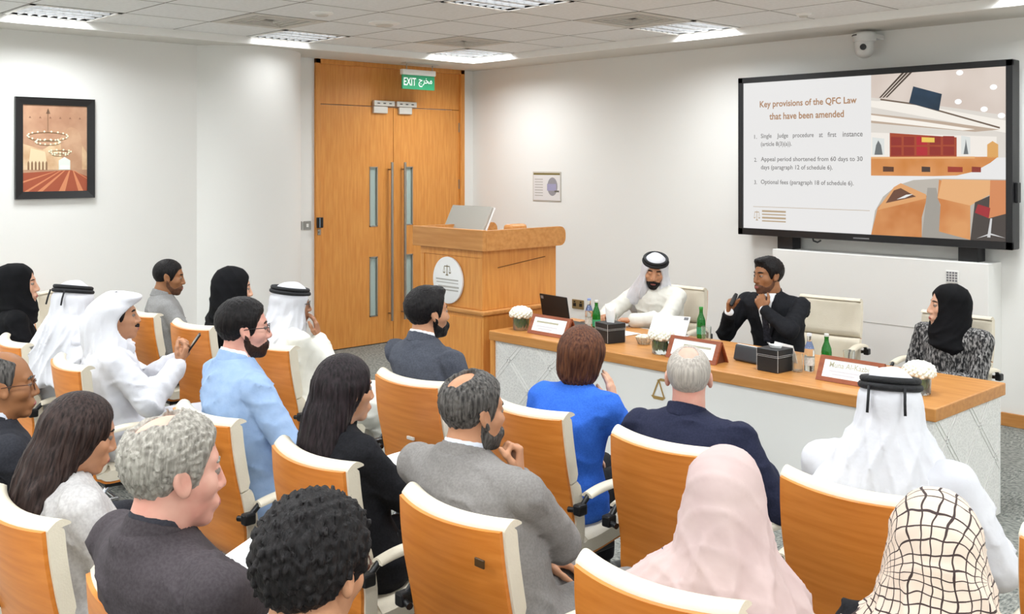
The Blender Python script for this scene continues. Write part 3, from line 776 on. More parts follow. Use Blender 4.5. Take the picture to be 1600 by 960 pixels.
def plate(x, y, label, rows, text=None):
    t = thing('name_plate', label, 'name plate', (x, y, DZ), 0, 'wooden name plates')
    w, hh, dd = .195, .135, .10
    a = MB(); a.poly_prism([(-dd * .75, 0), (-dd * .65, 0), (.0, hh - .004), (.0, hh), (-.012, hh)], -w, w, 'x'); a.build('face_board', DARKWOOD, t)
    a = MB(); a.poly_prism([(.0, hh), (-.008, hh - .004), (dd * .55, 0), (dd * .65, 0)], -w, w, 'x'); a.build('back_board', DARKWOOD, t)
    a = MB(); a.poly_prism([(-dd * .65, 0), (-.004, hh - .006), (dd * .55, 0)], -w + .008, w - .02, 'x'); a.build('filler', mat('plate_inside', '#5f2f1a', 0.6), t)
    # face plane from (-.075,0) to (-.012,.135)
    n = Vector((0, -.135, .063)).normalized(); e = Vector((0, .063, .135))
    pf_ = lambda u, v, d=.0015: Vector((-w + 2 * w * u, -.075, 0)) + e * v + n * d
    m = MB(); m.bm.faces.new([m.bm.verts.new(pf_(*q)) for q in ((.08, .17), (.92, .17), (.92, .87), (.08, .87))]); cd = m.build('card', PAPER, t)
    fm = MB()
    for (u0, u1, v0, v1) in ((0, 1, 0, .17), (0, 1, .87, 1), (0, .08, .17, .87), (.92, 1, .17, .87)):
        lo8 = [pf_(*q, d=.0) for q in ((u0, v0), (u1, v0), (u1, v1), (u0, v1))]; hi8 = [q + n * .005 for q in lo8]
        va = [fm.bm.verts.new(q) for q in lo8 + hi8]
        for f_ in ((3, 2, 1, 0), (4, 5, 6, 7), (0, 1, 5, 4), (1, 2, 6, 5), (2, 3, 7, 6), (3, 0, 4, 7)): fm.bm.faces.new([va[k] for k in f_])
    fm.build('frame', DARKWOOD, t)
    ink = mat('card_ink', '#b3b09a', 0.6); ink2 = mat('card_ink_pale', '#cfcdd2', 0.6)
    if text: text_on('lettering', text, ink, t, pf_(.17, .57, .002), (1, 0, 0), (e / e.length), 2 * w * .62, .033, .012)
    lines(lambda u, v: pf_(u, v, .002), rows, ink, t); lines(lambda u, v: pf_(u, v, .002), [(.18, .72, .40, .05), (.24, .6, .28, .05)], ink2, t)
plate(-5.22, 5.37, 'wooden name plate in front of the black laptop', [(.16, .72, .60, .09)])
plate(-3.93, 5.36, 'wooden name plate hidden in part by the grey-haired head', [(.3, .84, .60, .09)])
plate(-2.90, 5.44, 'wooden name plate left of the end flower vase', [], 'Muna Al-Kazbi')
TB = mat('black_leatherette', '#1d1e20', 0.45, bump=0.1, bscale=120)
STITCH = mat('white_stitch', '#c9c9c7', 0.7)
def tissue(x, y, rz, label, tall):
    t = thing('tissue_box', label, 'tissue box', (x, y, DZ), rz, 'black tissue boxes')
    MB().box(-.075, .075, -.075, .075, 0, .095, .004, 2).build('box', TB, t)
    MB().box(-.077, .077, -.077, .077, .097, .138, .004, 2).build('lid', TB, t)
    s = MB()
    for sx in (-1, 1):
        for sy in (-1, 1): s.tube([(sx * .0765, sy * .0765, .006), (sx * .0765, sy * .0765, .136)], .0013, 4)
    for z in (.092, .101):
        for q in ((-1, -1, 1, -1), (1, -1, 1, 1), (1, 1, -1, 1), (-1, 1, -1, -1)): s.tube([(q[0] * .0775, q[1] * .0775, z), (q[2] * .0775, q[3] * .0775, z)], .001, 4)
    tag(s.build('stitching', STITCH, t), kind='stuff')
    b = MB(); hgt = .10 if tall else .02
    def f(u, v):
        a = u * 2 * math.pi; r = (.028 + .022 * v) * (1 + .25 * math.sin(3 * a + 1))
        return Vector((r * math.cos(a) * (1.2 - .4 * v), r * .6 * math.sin(a), .138 + hgt * v * (1 + .25 * math.sin(2 * a))))
    b.grid(f, 20, 5); b.build('tissue', mat('tissue_white', '#fbfbf9', 0.8), t, smooth=True)
tissue(-4.74, 5.45, math.radians(-14), 'black stitched tissue box with a tall white tissue', True)
tissue(-3.40, 5.42, math.radians(-4), 'black stitched tissue box next to the water bottles on the right', False)
def bottle(x, y, m, label, lab, h=.225):
    t = thing('water_bottle', label, 'bottle', (x, y, DZ), 0, 'small water bottles')
    pr = [(.005, .002), (.028, .0), (.031, .006), (.031, .115), (.028, .14), (.014, .178), (.0125, .2), (.0135, .203), (.0135, h - .012)]
    MB().lathe(pr, 24).build('glass', m, t, auto=50)
    MB().lathe([(.0145, h - .014), (.0145, h), (.012, h + .002)], 20).build('cap', mat('cap_' + lab[1:], lab, 0.4), t, auto=40)
    MB().lathe([(.0316, .035), (.0316, .085)], 24, cap=False).build('label_band', mat('band_' + ('g' if m is GRN else 'c'), '#2f8f77' if m is GRN else '#e6e6e2', 0.5, col2='#3f9f5a' if m is GRN else '#c8c6bd', scale=60), t, smooth=True)
    if m is not GRN:
        MB().lathe([(.0288, .136), (.0148, .175)], 24, cap=False).build('shoulder_band', mat('band_blue', '#7f93c8', 0.5), t, smooth=True)
def tumbler(x, y, label):
    t = thing('water_glass', label, 'glass', (x, y, DZ), 0, 'water tumblers')
    MB().lathe([(.028, .001), (.031, .0), (.035, .11), (.0335, .11), (.029, .008), (.003, .007)], 24, cap=False).build('tumbler', GL, t, auto=50)
bottle(-5.24, 5.78, GL, 'clear water bottle with a blue shoulder near the black laptop', '#8ea0cf')
bottle(-5.13, 5.74, GRN, 'green glass bottle beside the clear bottle near the laptop', '#d7d7d2')
tumbler(-5.1, 5.9, 'water tumbler behind the green bottle near the laptop')
bottle(-3.25, 5.56, GL, 'clear water bottle with a blue shoulder beside the right tissue box', '#e3e5ea')
bottle(-3.17, 5.62, GRN, 'green glass bottle between the clear bottle and the right name plate', '#d7d7d2')
tumbler(-3.12, 5.80, 'water tumbler behind the right green bottle')
tumbler(-3.29, 5.49, 'water tumbler between the right tissue box and the clear bottle')
bottle(-4.38, 6.02, GRN, 'green glass bottle behind the white tablet', '#2f8f3a')
tumbler(-4.27, 5.93, 'water tumbler right of the white tablet')
lp = thing('laptop', 'open black laptop seen from behind beside the lectern', 'laptop', (-5.46, 5.66, DZ), math.radians(-6))
MB().box(-.16, .16, 0, .22, 0, .018, .003).build('base', BLACK, lp)
MB().box(-.16, .16, -.012, .0, 0, .235, .004, 2, M=Matrix.Translation((0, .005, .012)) @ Matrix.Rotation(math.radians(10), 4, 'X')).build('lid', mat('laptop_black', '#1c1b1c', 0.5), lp)
MB().box(-.145, -.115, -.0135, -.012, .2, .222, 0, 1, M=Matrix.Translation((0, .005, .012)) @ Matrix.Rotation(math.radians(10), 4, 'X') ).build('lid_badge', mat('badge_grey', '#8d8d8f', 0.4), lp)
nb = thing('notebook', 'closed brown notebook lying behind the black laptop', 'notebook', (-5.33, 5.98, DZ), math.radians(8))
MB().box(-.11, .11, -.07, .07, 0.002, .014).build('pages', PAPER, nb); MB().box(-.113, .113, -.073, .073, .014, .018, .001).build('cover', mat('brown_cover', '#7b5b3c', 0.5), nb); MB().box(-.113, .113, -.073, .073, 0, .003, .001).build('cover', mat('brown_cover', '#7b5b3c', 0.5), nb)
tb = thing('tablet', 'white tablet propped up on its folded stand', 'tablet', (-4.57, 5.86, DZ), math.radians(20))
Mt = Matrix.Rotation(math.radians(-32), 4, 'X') @ Matrix.Rotation(math.radians(0), 4, 'Y')
Mt = Matrix.Translation((0, 0, .003)) @ Matrix.Rotation(math.radians(-48), 4, 'X')
MB().box(-.14, .14, -.006, .006, 0, .2, .004, 2, M=Mt).build('back_cover', mat('tablet_white', '#e4e2df', 0.4), tb)
MB().box(.095, .128, -.0085, -.005, .165, .19, .001, 1, M=Mt).build('camera_bump', mat('camera_grey', '#6a6b70', 0.3), tb)
MB().box(-.13, .13, .0055, .0075, .01, .19, 0, 1, M=Mt).build('glass_front', mat('tablet_screen', '#26282c', 0.15), tb)
MB().box(-.13, .13, .0, .155, 0, .006, .002).build('stand_flap', mat('tablet_white', '#e4e2df'), tb)
bk = thing('mint_basket', 'small wire basket of wrapped mints beside the first tissue box', 'basket', (-4.52, 5.55, DZ))
b = MB()
for k in range(5):
    z = .004 + k * .011; r = .04 + .018 * k / 4
    b.tube([(r * math.cos(t), r * math.sin(t), z) for t in [q * math.pi / 10 for q in range(20)]], .0028, 5, closed=True)
for k in range(14):
    a = k * 2 * math.pi / 14; b.tube([(.04 * math.cos(a), .04 * math.sin(a), .004), (.058 * math.cos(a), .058 * math.sin(a), .048)], .0028, 5)
tag(b.build('weave', mat('basket_metal', '#c9b99f', 0.4, metal=0.3), bk, smooth=True), kind='stuff')
MB().lathe([(.002, .001), (.04, .002)], 20).build('base', mat('basket_metal', '#c9b99f'), bk)
b = MB()
for k in range(22):
    a = k * 2.4; r = .048 * math.sqrt((k + .5) / 22); b.sphere((r * math.cos(a), r * math.sin(a), .045 + .016 * (1 - r / .05) + .006 * rnd.random()), .012, (1.2, .9, .7), 8, 6)
tag(b.build('mints', mat('mint_cream', '#efe9d3', 0.4), bk, smooth=True), kind='stuff')
ec = thing('spectacles_case', 'dark grey case with pale edge standing between plate and tissue box', 'case', (-3.66, 5.50, DZ + .004), math.radians(-8))
MB().box(-.1, .1, -.012, .012, 0, .1, .011, 3, M=Matrix.Rotation(math.radians(-14), 4, 'X')).build('front_shell', mat('case_grey', '#3f4347', 0.35), ec)
MB().box(-.103, .103, .012, .02, 0, .105, .003, 2, M=Matrix.Rotation(math.radians(-14), 4, 'X')).build('edge', mat('tablet_white', '#e4e2df'), ec)
MB().box(-.09, .09, .03, .1, 0, .008, .002).build('stand_flap', mat('case_grey', '#3f4347'), ec)
def sheet(x, y, rz, label, w=.105, l=.148, z=0, name='paper_sheet', n=1):
    t = thing(name, label, 'paper', (x, y, DZ + z), math.radians(rz))
    b = MB(); b.grid(lambda u, v: Vector((-w + 2 * w * u, -l + 2 * l * v, .002 + .004 * u * u * v)), 6, 6, thick=lambda u, v: Vector((-w + 2 * w * u, -l + 2 * l * v, .0 + .004 * u * u * v)))
    b.build('sheet', PAPER, t, smooth=False)
    return t
sheet(-3.72, 5.72, 25, 'white paper sheet on the desk below the man in the dark suit')
sheet(-4.92, 5.72, -10, 'white paper sheet under the hands of the man in white')
sheet(-2.85, 5.85, 5, 'white paper sheet in front of the woman in the tweed jacket')
bd = thing('folder', 'dark grey folder beside the end flower vase', 'folder', (-2.72, 5.66, DZ), math.radians(6))
MB().box(-.13, .13, -.09, .09, 0, .012, .003).build('cover', mat('case_grey', '#3f4347'), bd)
MB().box(-.125, .125, -.088, .085, .0122, .016).build('paper', PAPER, bd)
wt = thing('white_stand', 'small white card stand left of the right tissue box', 'stand', (-3.52, 5.66, DZ), math.radians(-20))
MB().box(-.09, .09, -.003, .003, 0, .12, .001, 1, M=Matrix.Rotation(math.radians(-18), 4, 'X')).build('card', mat('tablet_white', '#e4e2df'), wt)
MB().box(-.09, .09, -.003, .003, 0, .12, .001, 1, M=Matrix.Translation((0, .072, 0)) @ Matrix.Rotation(math.radians(18), 4, 'X')).build('card', mat('tablet_white', '#e4e2df'), wt)
pn = thing('pen', 'black pen lying behind the right name plate', 'pen', (-2.98, 5.72, DZ + .005), math.radians(30))
MB().tube([(-.07, 0, 0), (.06, 0, 0)], .005, 8).build('barrel', BLACK, pn); MB().tube([(.06, 0, 0), (.075, 0, -.002)], [.004, .001], 8).build('tip', CHROME, pn)
# ---------------------------------------------------------------- conference chairs
SEG = 14
def spline(pts, n):
    """Catmull-Rom through 2-D points"""
    P = [np.array(p, float) for p in pts]; P = [2 * P[0] - P[1]] + P + [2 * P[-1] - P[-2]]
    out = []
    for i in range(1, len(P) - 2):
        for k in range(n):
            t = k / n
            out.append(0.5 * ((2 * P[i]) + (-P[i - 1] + P[i + 1]) * t + (2 * P[i - 1] - 5 * P[i] + 4 * P[i + 1] - P[i + 2]) * t * t + (-P[i - 1] + 3 * P[i] - 3 * P[i + 1] + P[i + 2]) * t ** 3))
    out.append(P[-2])
    return out
BACK = spline([(-.015, .957), (.0, .87), (.025, .76), (.06, .64), (.085, .54), (.093, .47), (.11, .41), (.16, .375), (.25, .375), (.36, .392), (.47, .405), (.545, .395)], 3)
HW = 0.236
def hwid(s):      # half width along the profile
    return HW * (0.97 + 0.03 * min(1, s * 6)) if s < .5 else HW * (1.0 - 0.05 * max(0, s - .85) / .15)
def shell_pt(s, u, off=0.0):
    f = s * (len(BACK) - 1); i = min(int(f), len(BACK) - 2); t = f - i
    p = BACK[i] * (1 - t) + BACK[i + 1] * t
    d = BACK[i + 1] - BACK[i]; d = d / np.linalg.norm(d)
    nrm = np.array((-d[1], d[0]))         # towards the sitter
    if nrm[0] < 0 and s < .4: nrm = -nrm
    if s >= .4 and nrm[1] < 0: nrm = -nrm
    x = u * hwid(s)
    bow = 0.045 * max(0, 1 - s * 1.9) * (u * u) + (0.012 * u * u if s > .55 else 0.0)
    q = p + nrm * (off + bow)
    return Vector((x, q[0], q[1]))
def make_chair(name, label):
    t = thing(name, label, 'chair')
    N = 44
    b = MB(); b.grid(lambda a, c: shell_pt(a, 2 * c - 1, 0.0), N, 12, thick=lambda a, c: shell_pt(a, (2 * c - 1), 0.012))
    b.build('shell', SHELL, t, auto=40)
    def pad(s0, s1, name, th, over_top=False):
        m = MB()
        def env(a, c):
            e = min(1, min(a, 1 - a) * 9); g = min(1, (1 - abs(2 * c - 1)) * 7)
            return math.sqrt(max(0, 1 - (1 - e) ** 2)) * .28 + .72, math.sqrt(max(0, 1 - (1 - g) ** 2)) * .28 + .72
        def top(a, c):
            ea, ec = env(a, c)
            return shell_pt(s0 + (s1 - s0) * a, (2 * c - 1) * 1.035, .012 + th * ea * ec)
        def bot(a, c): return shell_pt(s0 + (s1 - s0) * a, (2 * c - 1) * 1.035, .0125)
        m.grid(top, 16, 14, thick=bot)
        return m.build(name, LEATHER, t, auto=60)
    pad(0.0, .235, 'headrest_pad', .065)
    pad(.24, .50, 'back_pad', .07)
    pad(.505, .99, 'seat_pad', .075)
    # rolled leather cap over the top edge
    m = MB(); m.grid(lambda a, c: shell_pt(0.0, 2.07 * c - 1.035, .012 + .066 * a) + Vector((0, 0, .018 * math.sin(math.pi * a) + .002)), 6, 14, thick=lambda a, c: shell_pt(0.004, 2.07 * c - 1.035, .012 + .066 * a))
    m.build('top_cap', LEATHER, t, auto=60)
    for sx in (-1, 1):
        x = sx * .285
        path = [(sx * .235, .075, .60), (x, .085, .605), (x, .14, .655), (x, .22, .672), (x, .33, .668), (x, .40, .655), (x, .44, .62), (x, .445, .54), (x, .43, .45), (sx * .25, .42, .40)]
        a = MB(); a.tube([Vector(p) for p in path], .012, 8); arm = a.build('armrest', BLACK, t, auto=60)
        q = MB(); q.grid(lambda u, v: Vector((x + (v - .5) * .055, .13 + .27 * u, .688 - .02 * (2 * u - 1) ** 2 - .012 * (2 * v - 1) ** 2)), 10, 6, thick=lambda u, v: Vector((x + (v - .5) * .055, .13 + .27 * u, .662 - .014 * (2 * u - 1) ** 2)))
        q.build('arm_pad', LEATHER, arm, auto=60)
        MB().box(x - .02, x + .02, .065, .115, .585, .63, .008, 2).build('arm_bracket', BLACK, arm)
        lg = MB(); lg.tube([(sx * .18, .20, .37), (sx * .2, .16, .33), (sx * .215, .13, .20), (sx * .22, .12, .05), (sx * .22, .14, .018), (sx * .22, .25, .014), (sx * .22, .50, .014), (sx * .22, .58, .014)], .0125, 10)
        lg.build('leg', CHROME, t, auto=60)
    MB().tube([(-.22, .57, .014), (.22, .57, .014)], .0125, 10).build('front_bar', CHROME, t, auto=60)
    MB().box(-.2, .2, .17, .40, .355, .378, .004).build('underframe', BLACK, t)
    return t
def back_tag(t, kind):
    if kind == 'dark': MB().box(.165, .205, -.008, -.001, .865, .89, .002).build('badge', mat('badge_dark', '#4a3318', 0.4), t)
    if kind == 'pale': MB().box(.03, .08, .018, .03, .70, .715, .002).build('sticker', mat('sticker_pale', '#d9d3c6', 0.4), t)
chair0 = make_chair('conference_chair', 'x')
ROW = {1: 2.94, 2: 1.915, 3: 0.975}
SEATS = [  # key, x, row/y, turn, label, tag
 ('N', -1.615, 1, 0, 'cream and orange-wood chair holding the man in the white headcloth on the right', ''),
 ('L', -2.345, 1, 2, 'cream and orange-wood chair holding the grey-haired man in navy', ''),
 ('K', -3.08, 1, 0, 'cream and orange-wood chair holding the woman in the blue sweater', 'pale'),
 ('I', -3.87, 1, 1, 'cream and orange-wood chair holding the bearded man near the lectern', 'pale'),
 ('G', -5.15, 1, 0, 'cream and orange-wood chair holding the man in white resting his chin on his hand', ''),
 ('E', -6.1, 1, 3, 'cream and orange-wood chair holding the woman in black facing the column', ''),
 ('D', -6.85, 1, -2, 'cream and orange-wood chair holding the man in the grey suit by the left wall', ''),
 ('T', -0.86, 1, 0, 'empty cream and orange-wood chair cut by the right edge of the photo', ''),
 ('M', -1.57, 2, 4, 'cream and orange-wood chair holding the woman in the pink headscarf', ''),
 ('J', -2.33, 2, 0, 'cream and orange-wood chair with a dark badge holding the balding man in grey', 'dark'),
 ('H', -3.1, 2, 0, 'cream and orange-wood chair holding the long-haired woman in the black top', ''),
 ('F', -3.9, 2, 1, 'cream and orange-wood chair with a dark badge holding the man in pale blue', 'dark'),
 ('C', -5.38, 2, -4, 'cream and orange-wood chair holding the man in white looking at his phone', ''),
 ('B', -6.26, 2, -3, 'cream and orange-wood chair holding the man in white with his back turned', ''),
 ('A', -6.98, 2, 2, 'cream and orange-wood chair holding the woman in black at the left edge', ''),
 ('O', -0.88, 2, 0, 'cream and orange-wood chair under the woman in the checked headscarf', ''),
 ('P', -2.38, 3, 2, 'cream and orange-wood chair holding the grey-haired man in the brown jacket', ''),
 ('Q', -3.21, 3, 3, 'cream and orange-wood chair holding the long-haired woman in the pale jacket', ''),
 ('R', -4.05, 3, 0, 'cream and orange-wood chair holding the man with glasses at the left edge', ''),
 ('S', -1.62, 3, 0, 'cream and orange-wood chair holding the curly-haired man at the bottom edge', ''),
 ('W', -8.52, 2.95, -55, 'empty cream chair by the left wall behind the headcloths', ''),
 ('p1', -5.16, 6.90, 180, 'cream chair behind the bearded man in the white headcloth at the desk', ''),
 ('p2', -3.97, 7.16, 186, 'cream chair behind the man in the black suit at the desk', ''),
 ('p3', -2.93, 6.98, 178, 'cream chair behind the woman in the tweed jacket at the desk', ''),
]
CH = {}
for k, (key, x, row, rz, label, bt) in enumerate(SEATS):
    c = chair0 if k == 0 else copy_tree(chair0)
    y = ROW.get(row, row)
    c.location = (x, y, 0); c.rotation_euler = (0, 0, math.radians(rz))
    c['label'] = label
    c['group'] = 'cream leather conference chairs'
    CH[key] = c
for (key, x, row, rz, label, bt) in SEATS:
    if bt: back_tag(CH[key], bt)
# ---------------------------------------------------------------- signed-distance modelling for the figures
F32 = np.float32
def smin(a, b, k):
    h = np.clip(0.5 + 0.5 * (b - a) / k, 0, 1)
    return b * (1 - h) + a * h - k * h * (1 - h)
def smax(a, b, k): return -smin(-a, -b, k)
def A3(p): return np.asarray(p, F32)
def cap(P, a, b, ra, rb):
    a, b = A3(a), A3(b); ba = b - a; pa = P - a
    h = np.clip((pa @ ba) / max(float(ba @ ba), 1e-9), 0, 1)
    return np.linalg.norm(pa - h[:, None] * ba, axis=1) - (ra + (rb - ra) * h)
def ell(P, c, r):
    r = A3(r); q = P - A3(c)
    k0 = np.linalg.norm(q / r, axis=1); k1 = np.linalg.norm(q / (r * r), axis=1)
    return k0 * (k0 - 1) / np.maximum(k1, 1e-6)
def loft(P, tab, zcol=0):
    """stack of ellipses: rows (z, half width, half depth, cx, cy)"""
    t = np.asarray(tab, F32); o = np.argsort(t[:, 0]); t = t[o]
    z = P[:, 2]
    w = np.interp(z, t[:, 0], t[:, 1]); d = np.interp(z, t[:, 0], t[:, 2]); cx = np.interp(z, t[:, 0], t[:, 3]); cy = np.interp(z, t[:, 0], t[:, 4])
    x, y = P[:, 0] - cx, P[:, 1] - cy
    k0 = np.sqrt((x / w) ** 2 + (y / d) ** 2); k1 = np.sqrt((x / w ** 2) ** 2 + (y / d ** 2) ** 2)
    s = np.where(k0 > .2, k0 * (k0 - 1) / np.maximum(k1, 1e-6), -np.minimum(w, d) * .8)
    cz = np.maximum(t[0, 0] - z, z - t[-1, 0])
    return smax(s, cz, .02)
def wob(P, f, seed=0.0):
    x, y, z = P[:, 0] * f, P[:, 1] * f, P[:, 2] * f
    return (np.sin(x * 1.7 + y * .9 + seed) * np.sin(z * 1.3 - x * .6 + 2.1 * seed) + np.sin(y * 1.9 - z * 1.1 + seed * 1.3) * np.sin(x * 1.2 + z * .7 + .5)) * .5
def mesh_sdf(fn, lo, hi, h, B=6):
    lo, hi = A3(lo), A3(hi)
    nb = np.maximum(1, np.ceil((hi - lo) / (h * B)).astype(int))
    n = nb * B
    bi = np.stack(np.meshgrid(*[np.arange(k) for k in nb], indexing='ij'), -1).reshape(-1, 3)
    cen = (lo + (bi * B + (B - 1) / 2) * h).astype(F32)
    dc = fn(cen)
    act = np.abs(dc) < B * h * .87 * 1.7
    V = np.repeat(np.repeat(np.repeat(np.where(dc < 0, -1, 1).astype(F32).reshape(nb), B, 0), B, 1), B, 2)
    ab = bi[act]
    if len(ab) == 0: return np.zeros((0, 3), F32), np.zeros((0, 4), np.int64)
    off = np.stack(np.meshgrid(*[np.arange(B)] * 3, indexing='ij'), -1).reshape(-1, 3)
    idx = (ab[:, None, :] * B + off[None]).reshape(-1, 3)
    P = (lo + idx * h).astype(F32)
    out = np.empty(len(P), F32)
    for s in range(0, len(P), 200000):
        out[s:s + 200000] = fn(P[s:s + 200000])
    V[idx[:, 0], idx[:, 1], idx[:, 2]] = out
    V[0] = 1; V[-1] = 1; V[:, 0] = 1; V[:, -1] = 1; V[:, :, 0] = 1; V[:, :, -1] = 1
    S = V < 0
    sl = [slice(0, -1), slice(1, None)]
    cnt = np.zeros([k - 1 for k in n], np.int8)
    for i in (0, 1):
        for j in (0, 1):
            for k in (0, 1): cnt += S[sl[i], sl[j], sl[k]]
    cells = np.argwhere((cnt > 0) & (cnt < 8))
    vid = -np.ones(cnt.shape, np.int64); vid[cells[:, 0], cells[:, 1], cells[:, 2]] = np.arange(len(cells))
    acc = np.zeros((len(cells), 3)); num = np.zeros(len(cells))
    corners = [(i, j, k) for i in (0, 1) for j in (0, 1) for k in (0, 1)]
    cv = {c: V[cells[:, 0] + c[0], cells[:, 1] + c[1], cells[:, 2] + c[2]] for c in corners}
    for a in corners:
        for ax in range(3):
            if a[ax] == 0:
                b = list(a); b[ax] = 1; b = tuple(b)
                va, vb = cv[a], cv[b]; m = (va < 0) != (vb < 0)
                t = np.where(m, va / np.where(m, va - vb, 1), 0)
                pa = np.array(a, float)[None].repeat(len(cells), 0); pa[:, ax] += t
                acc += pa * m[:, None]; num += m
    verts = (lo + (cells + acc / np.maximum(num, 1)[:, None]) * h).astype(F32)
    quads = []
    for ax in range(3):
        o1, o2 = [(1, 2), (2, 0), (0, 1)][ax]
        s0 = [slice(None)] * 3; s1 = [slice(None)] * 3
        s0[ax] = slice(0, -1); s1[ax] = slice(1, None)
        E0, E1 = S[tuple(s0)], S[tuple(s1)]
        e = np.argwhere(E0 != E1)
        e = e[(e[:, o1] > 0) & (e[:, o2] > 0) & (e[:, o1] < n[o1] - 1) & (e[:, o2] < n[o2] - 1)]
        if not len(e): continue
        fl = E0[e[:, 0], e[:, 1], e[:, 2]]
        def g(d1, d2):
            q = e.copy(); q[:, o1] += d1; q[:, o2] += d2
            return vid[q[:, 0], q[:, 1], q[:, 2]]
        q = np.stack([g(-1, -1), g(0, -1), g(0, 0), g(-1, 0)], 1)
        q[~fl] = q[~fl][:, ::-1]
        quads.append(q)
    return verts, np.concatenate(quads)
def join(parts):
    vs, fs, k = [], [], 0
    for v, f in parts:
        vs.append(v); fs.append(f + k); k += len(v)
    return np.concatenate(vs), np.concatenate(fs)
def np_mesh(name, v, f):
    me = bpy.data.meshes.new(name)
    me.vertices.add(len(v)); me.vertices.foreach_set('co', np.ascontiguousarray(v, F32).ravel())
    me.loops.add(len(f) * 4); me.loops.foreach_set('vertex_index', f.astype(np.int32).ravel())
    me.polygons.add(len(f)); me.polygons.foreach_set('loop_start', np.arange(0, len(f) * 4, 4, dtype=np.int32))
    me.update(calc_edges=True); me.validate()
    me.shade_smooth()
    return me
def sdf_part(name, fn, lo, hi, h, m, parent):
    v, f = mesh_sdf(fn, lo, hi, h)
    if len(f) == 0: return None
    return link(name, np_mesh(name, v, f), m, parent)

# ---------------------------------------------------------------- head, local frame: y forward, z up, origin mid-skull
def skull(P):
    d = ell(P, (0, -.012, .035), (.077, .096, .088))
    return smin(d, ell(P, (0, .028, -.045), (.057, .063, .068)), .035)
def head_sdf(P, lid=.003, fem=False, jaw=1.0, nose=1.0):
    Q = P.copy(); Q[:, 0] = np.abs(Q[:, 0])
    d = ell(Q, (0, -.012, .035), (.076, .095, .088))
    d = smin(d, ell(Q, (0, .026, -.045), (.056 * jaw, .062, .066)), .035)
    d = smin(d, ell(Q, (0, .066, -.098), (.024 * jaw, .020, .018)), .025)
    d = smin(d, ell(Q, (.043, .048, -.018), (.024, .030, .026)), .02)
    d = smin(d, cap(Q, (0, .078, .031), (.04, .066, .031), .012, .010), .016)
    d = smax(d, -ell(Q, (.031, .094, .009), (.019, .016, .010)), .012)
    d = smin(d, cap(Q, (0, .084, .016), (0, .101 + .006 * (nose - 1), -.028), .0085, .0125 * nose), .011)
    d = smin(d, ell(Q, (.0125, .090, -.033), (.010, .012, .008)), .007)
    d = smin(d, ell(Q, (0, .084, -.066), (.026, .016, .017)), .014)
    d = smax(d, -ell(Q, (0, .106, -.0662), (.024, .013, .0018)), .003)
    e = np.linalg.norm(Q - A3((.031, .073, .008)), axis=1)
    lidv = smax(e - .0142, (.008 + lid) - Q[:, 2], .002)
    d = smin(d, np.minimum(lidv, smax(e - .0138, Q[:, 2] - .0045, .002)), .003)
    # ears
    E = Q.copy(); E[:, 1] += .25 * (E[:, 2]) ; E[:, 0] -= .16 * np.maximum(0, -(E[:, 1] + .0))
    ear = ell(E, (.078, -.010, .002), (.011, .020, .034))
    ear = smax(ear, -ell(E, (.090, -.006, .004), (.009, .011, .022)), .004)
    d = smin(d, ear, .008)
    d = smin(d, cap(Q, (0, -.022, -.055), (0, -.042, -.17), .054 if not fem else .047, .058 if not fem else .05), .03)
    return d
def keep_hair(P, line):
    ys = [p[0] for p in line]; zs = [p[1] for p in line]
    return P[:, 2] - np.interp(P[:, 1], ys, zs)
LINE_SHORT = [(-.13, -.088), (-.08, -.082), (-.045, -.055), (-.02, -.012), (.0, .012), (.016, -.022), (.030, -.012), (.042, .030), (.060, .060), (.09, .078), (.13, .085)]
def streak(P, seed):
    """comb-like ridges running back from the forehead"""
    a = np.arctan2(P[:, 0], P[:, 2] + .02)
    return np.sin(a * 46 + 30 * wob(P, 14, seed)) * .6 + np.sin(a * 83 + 40 * wob(P, 18, seed + 2)) * .4
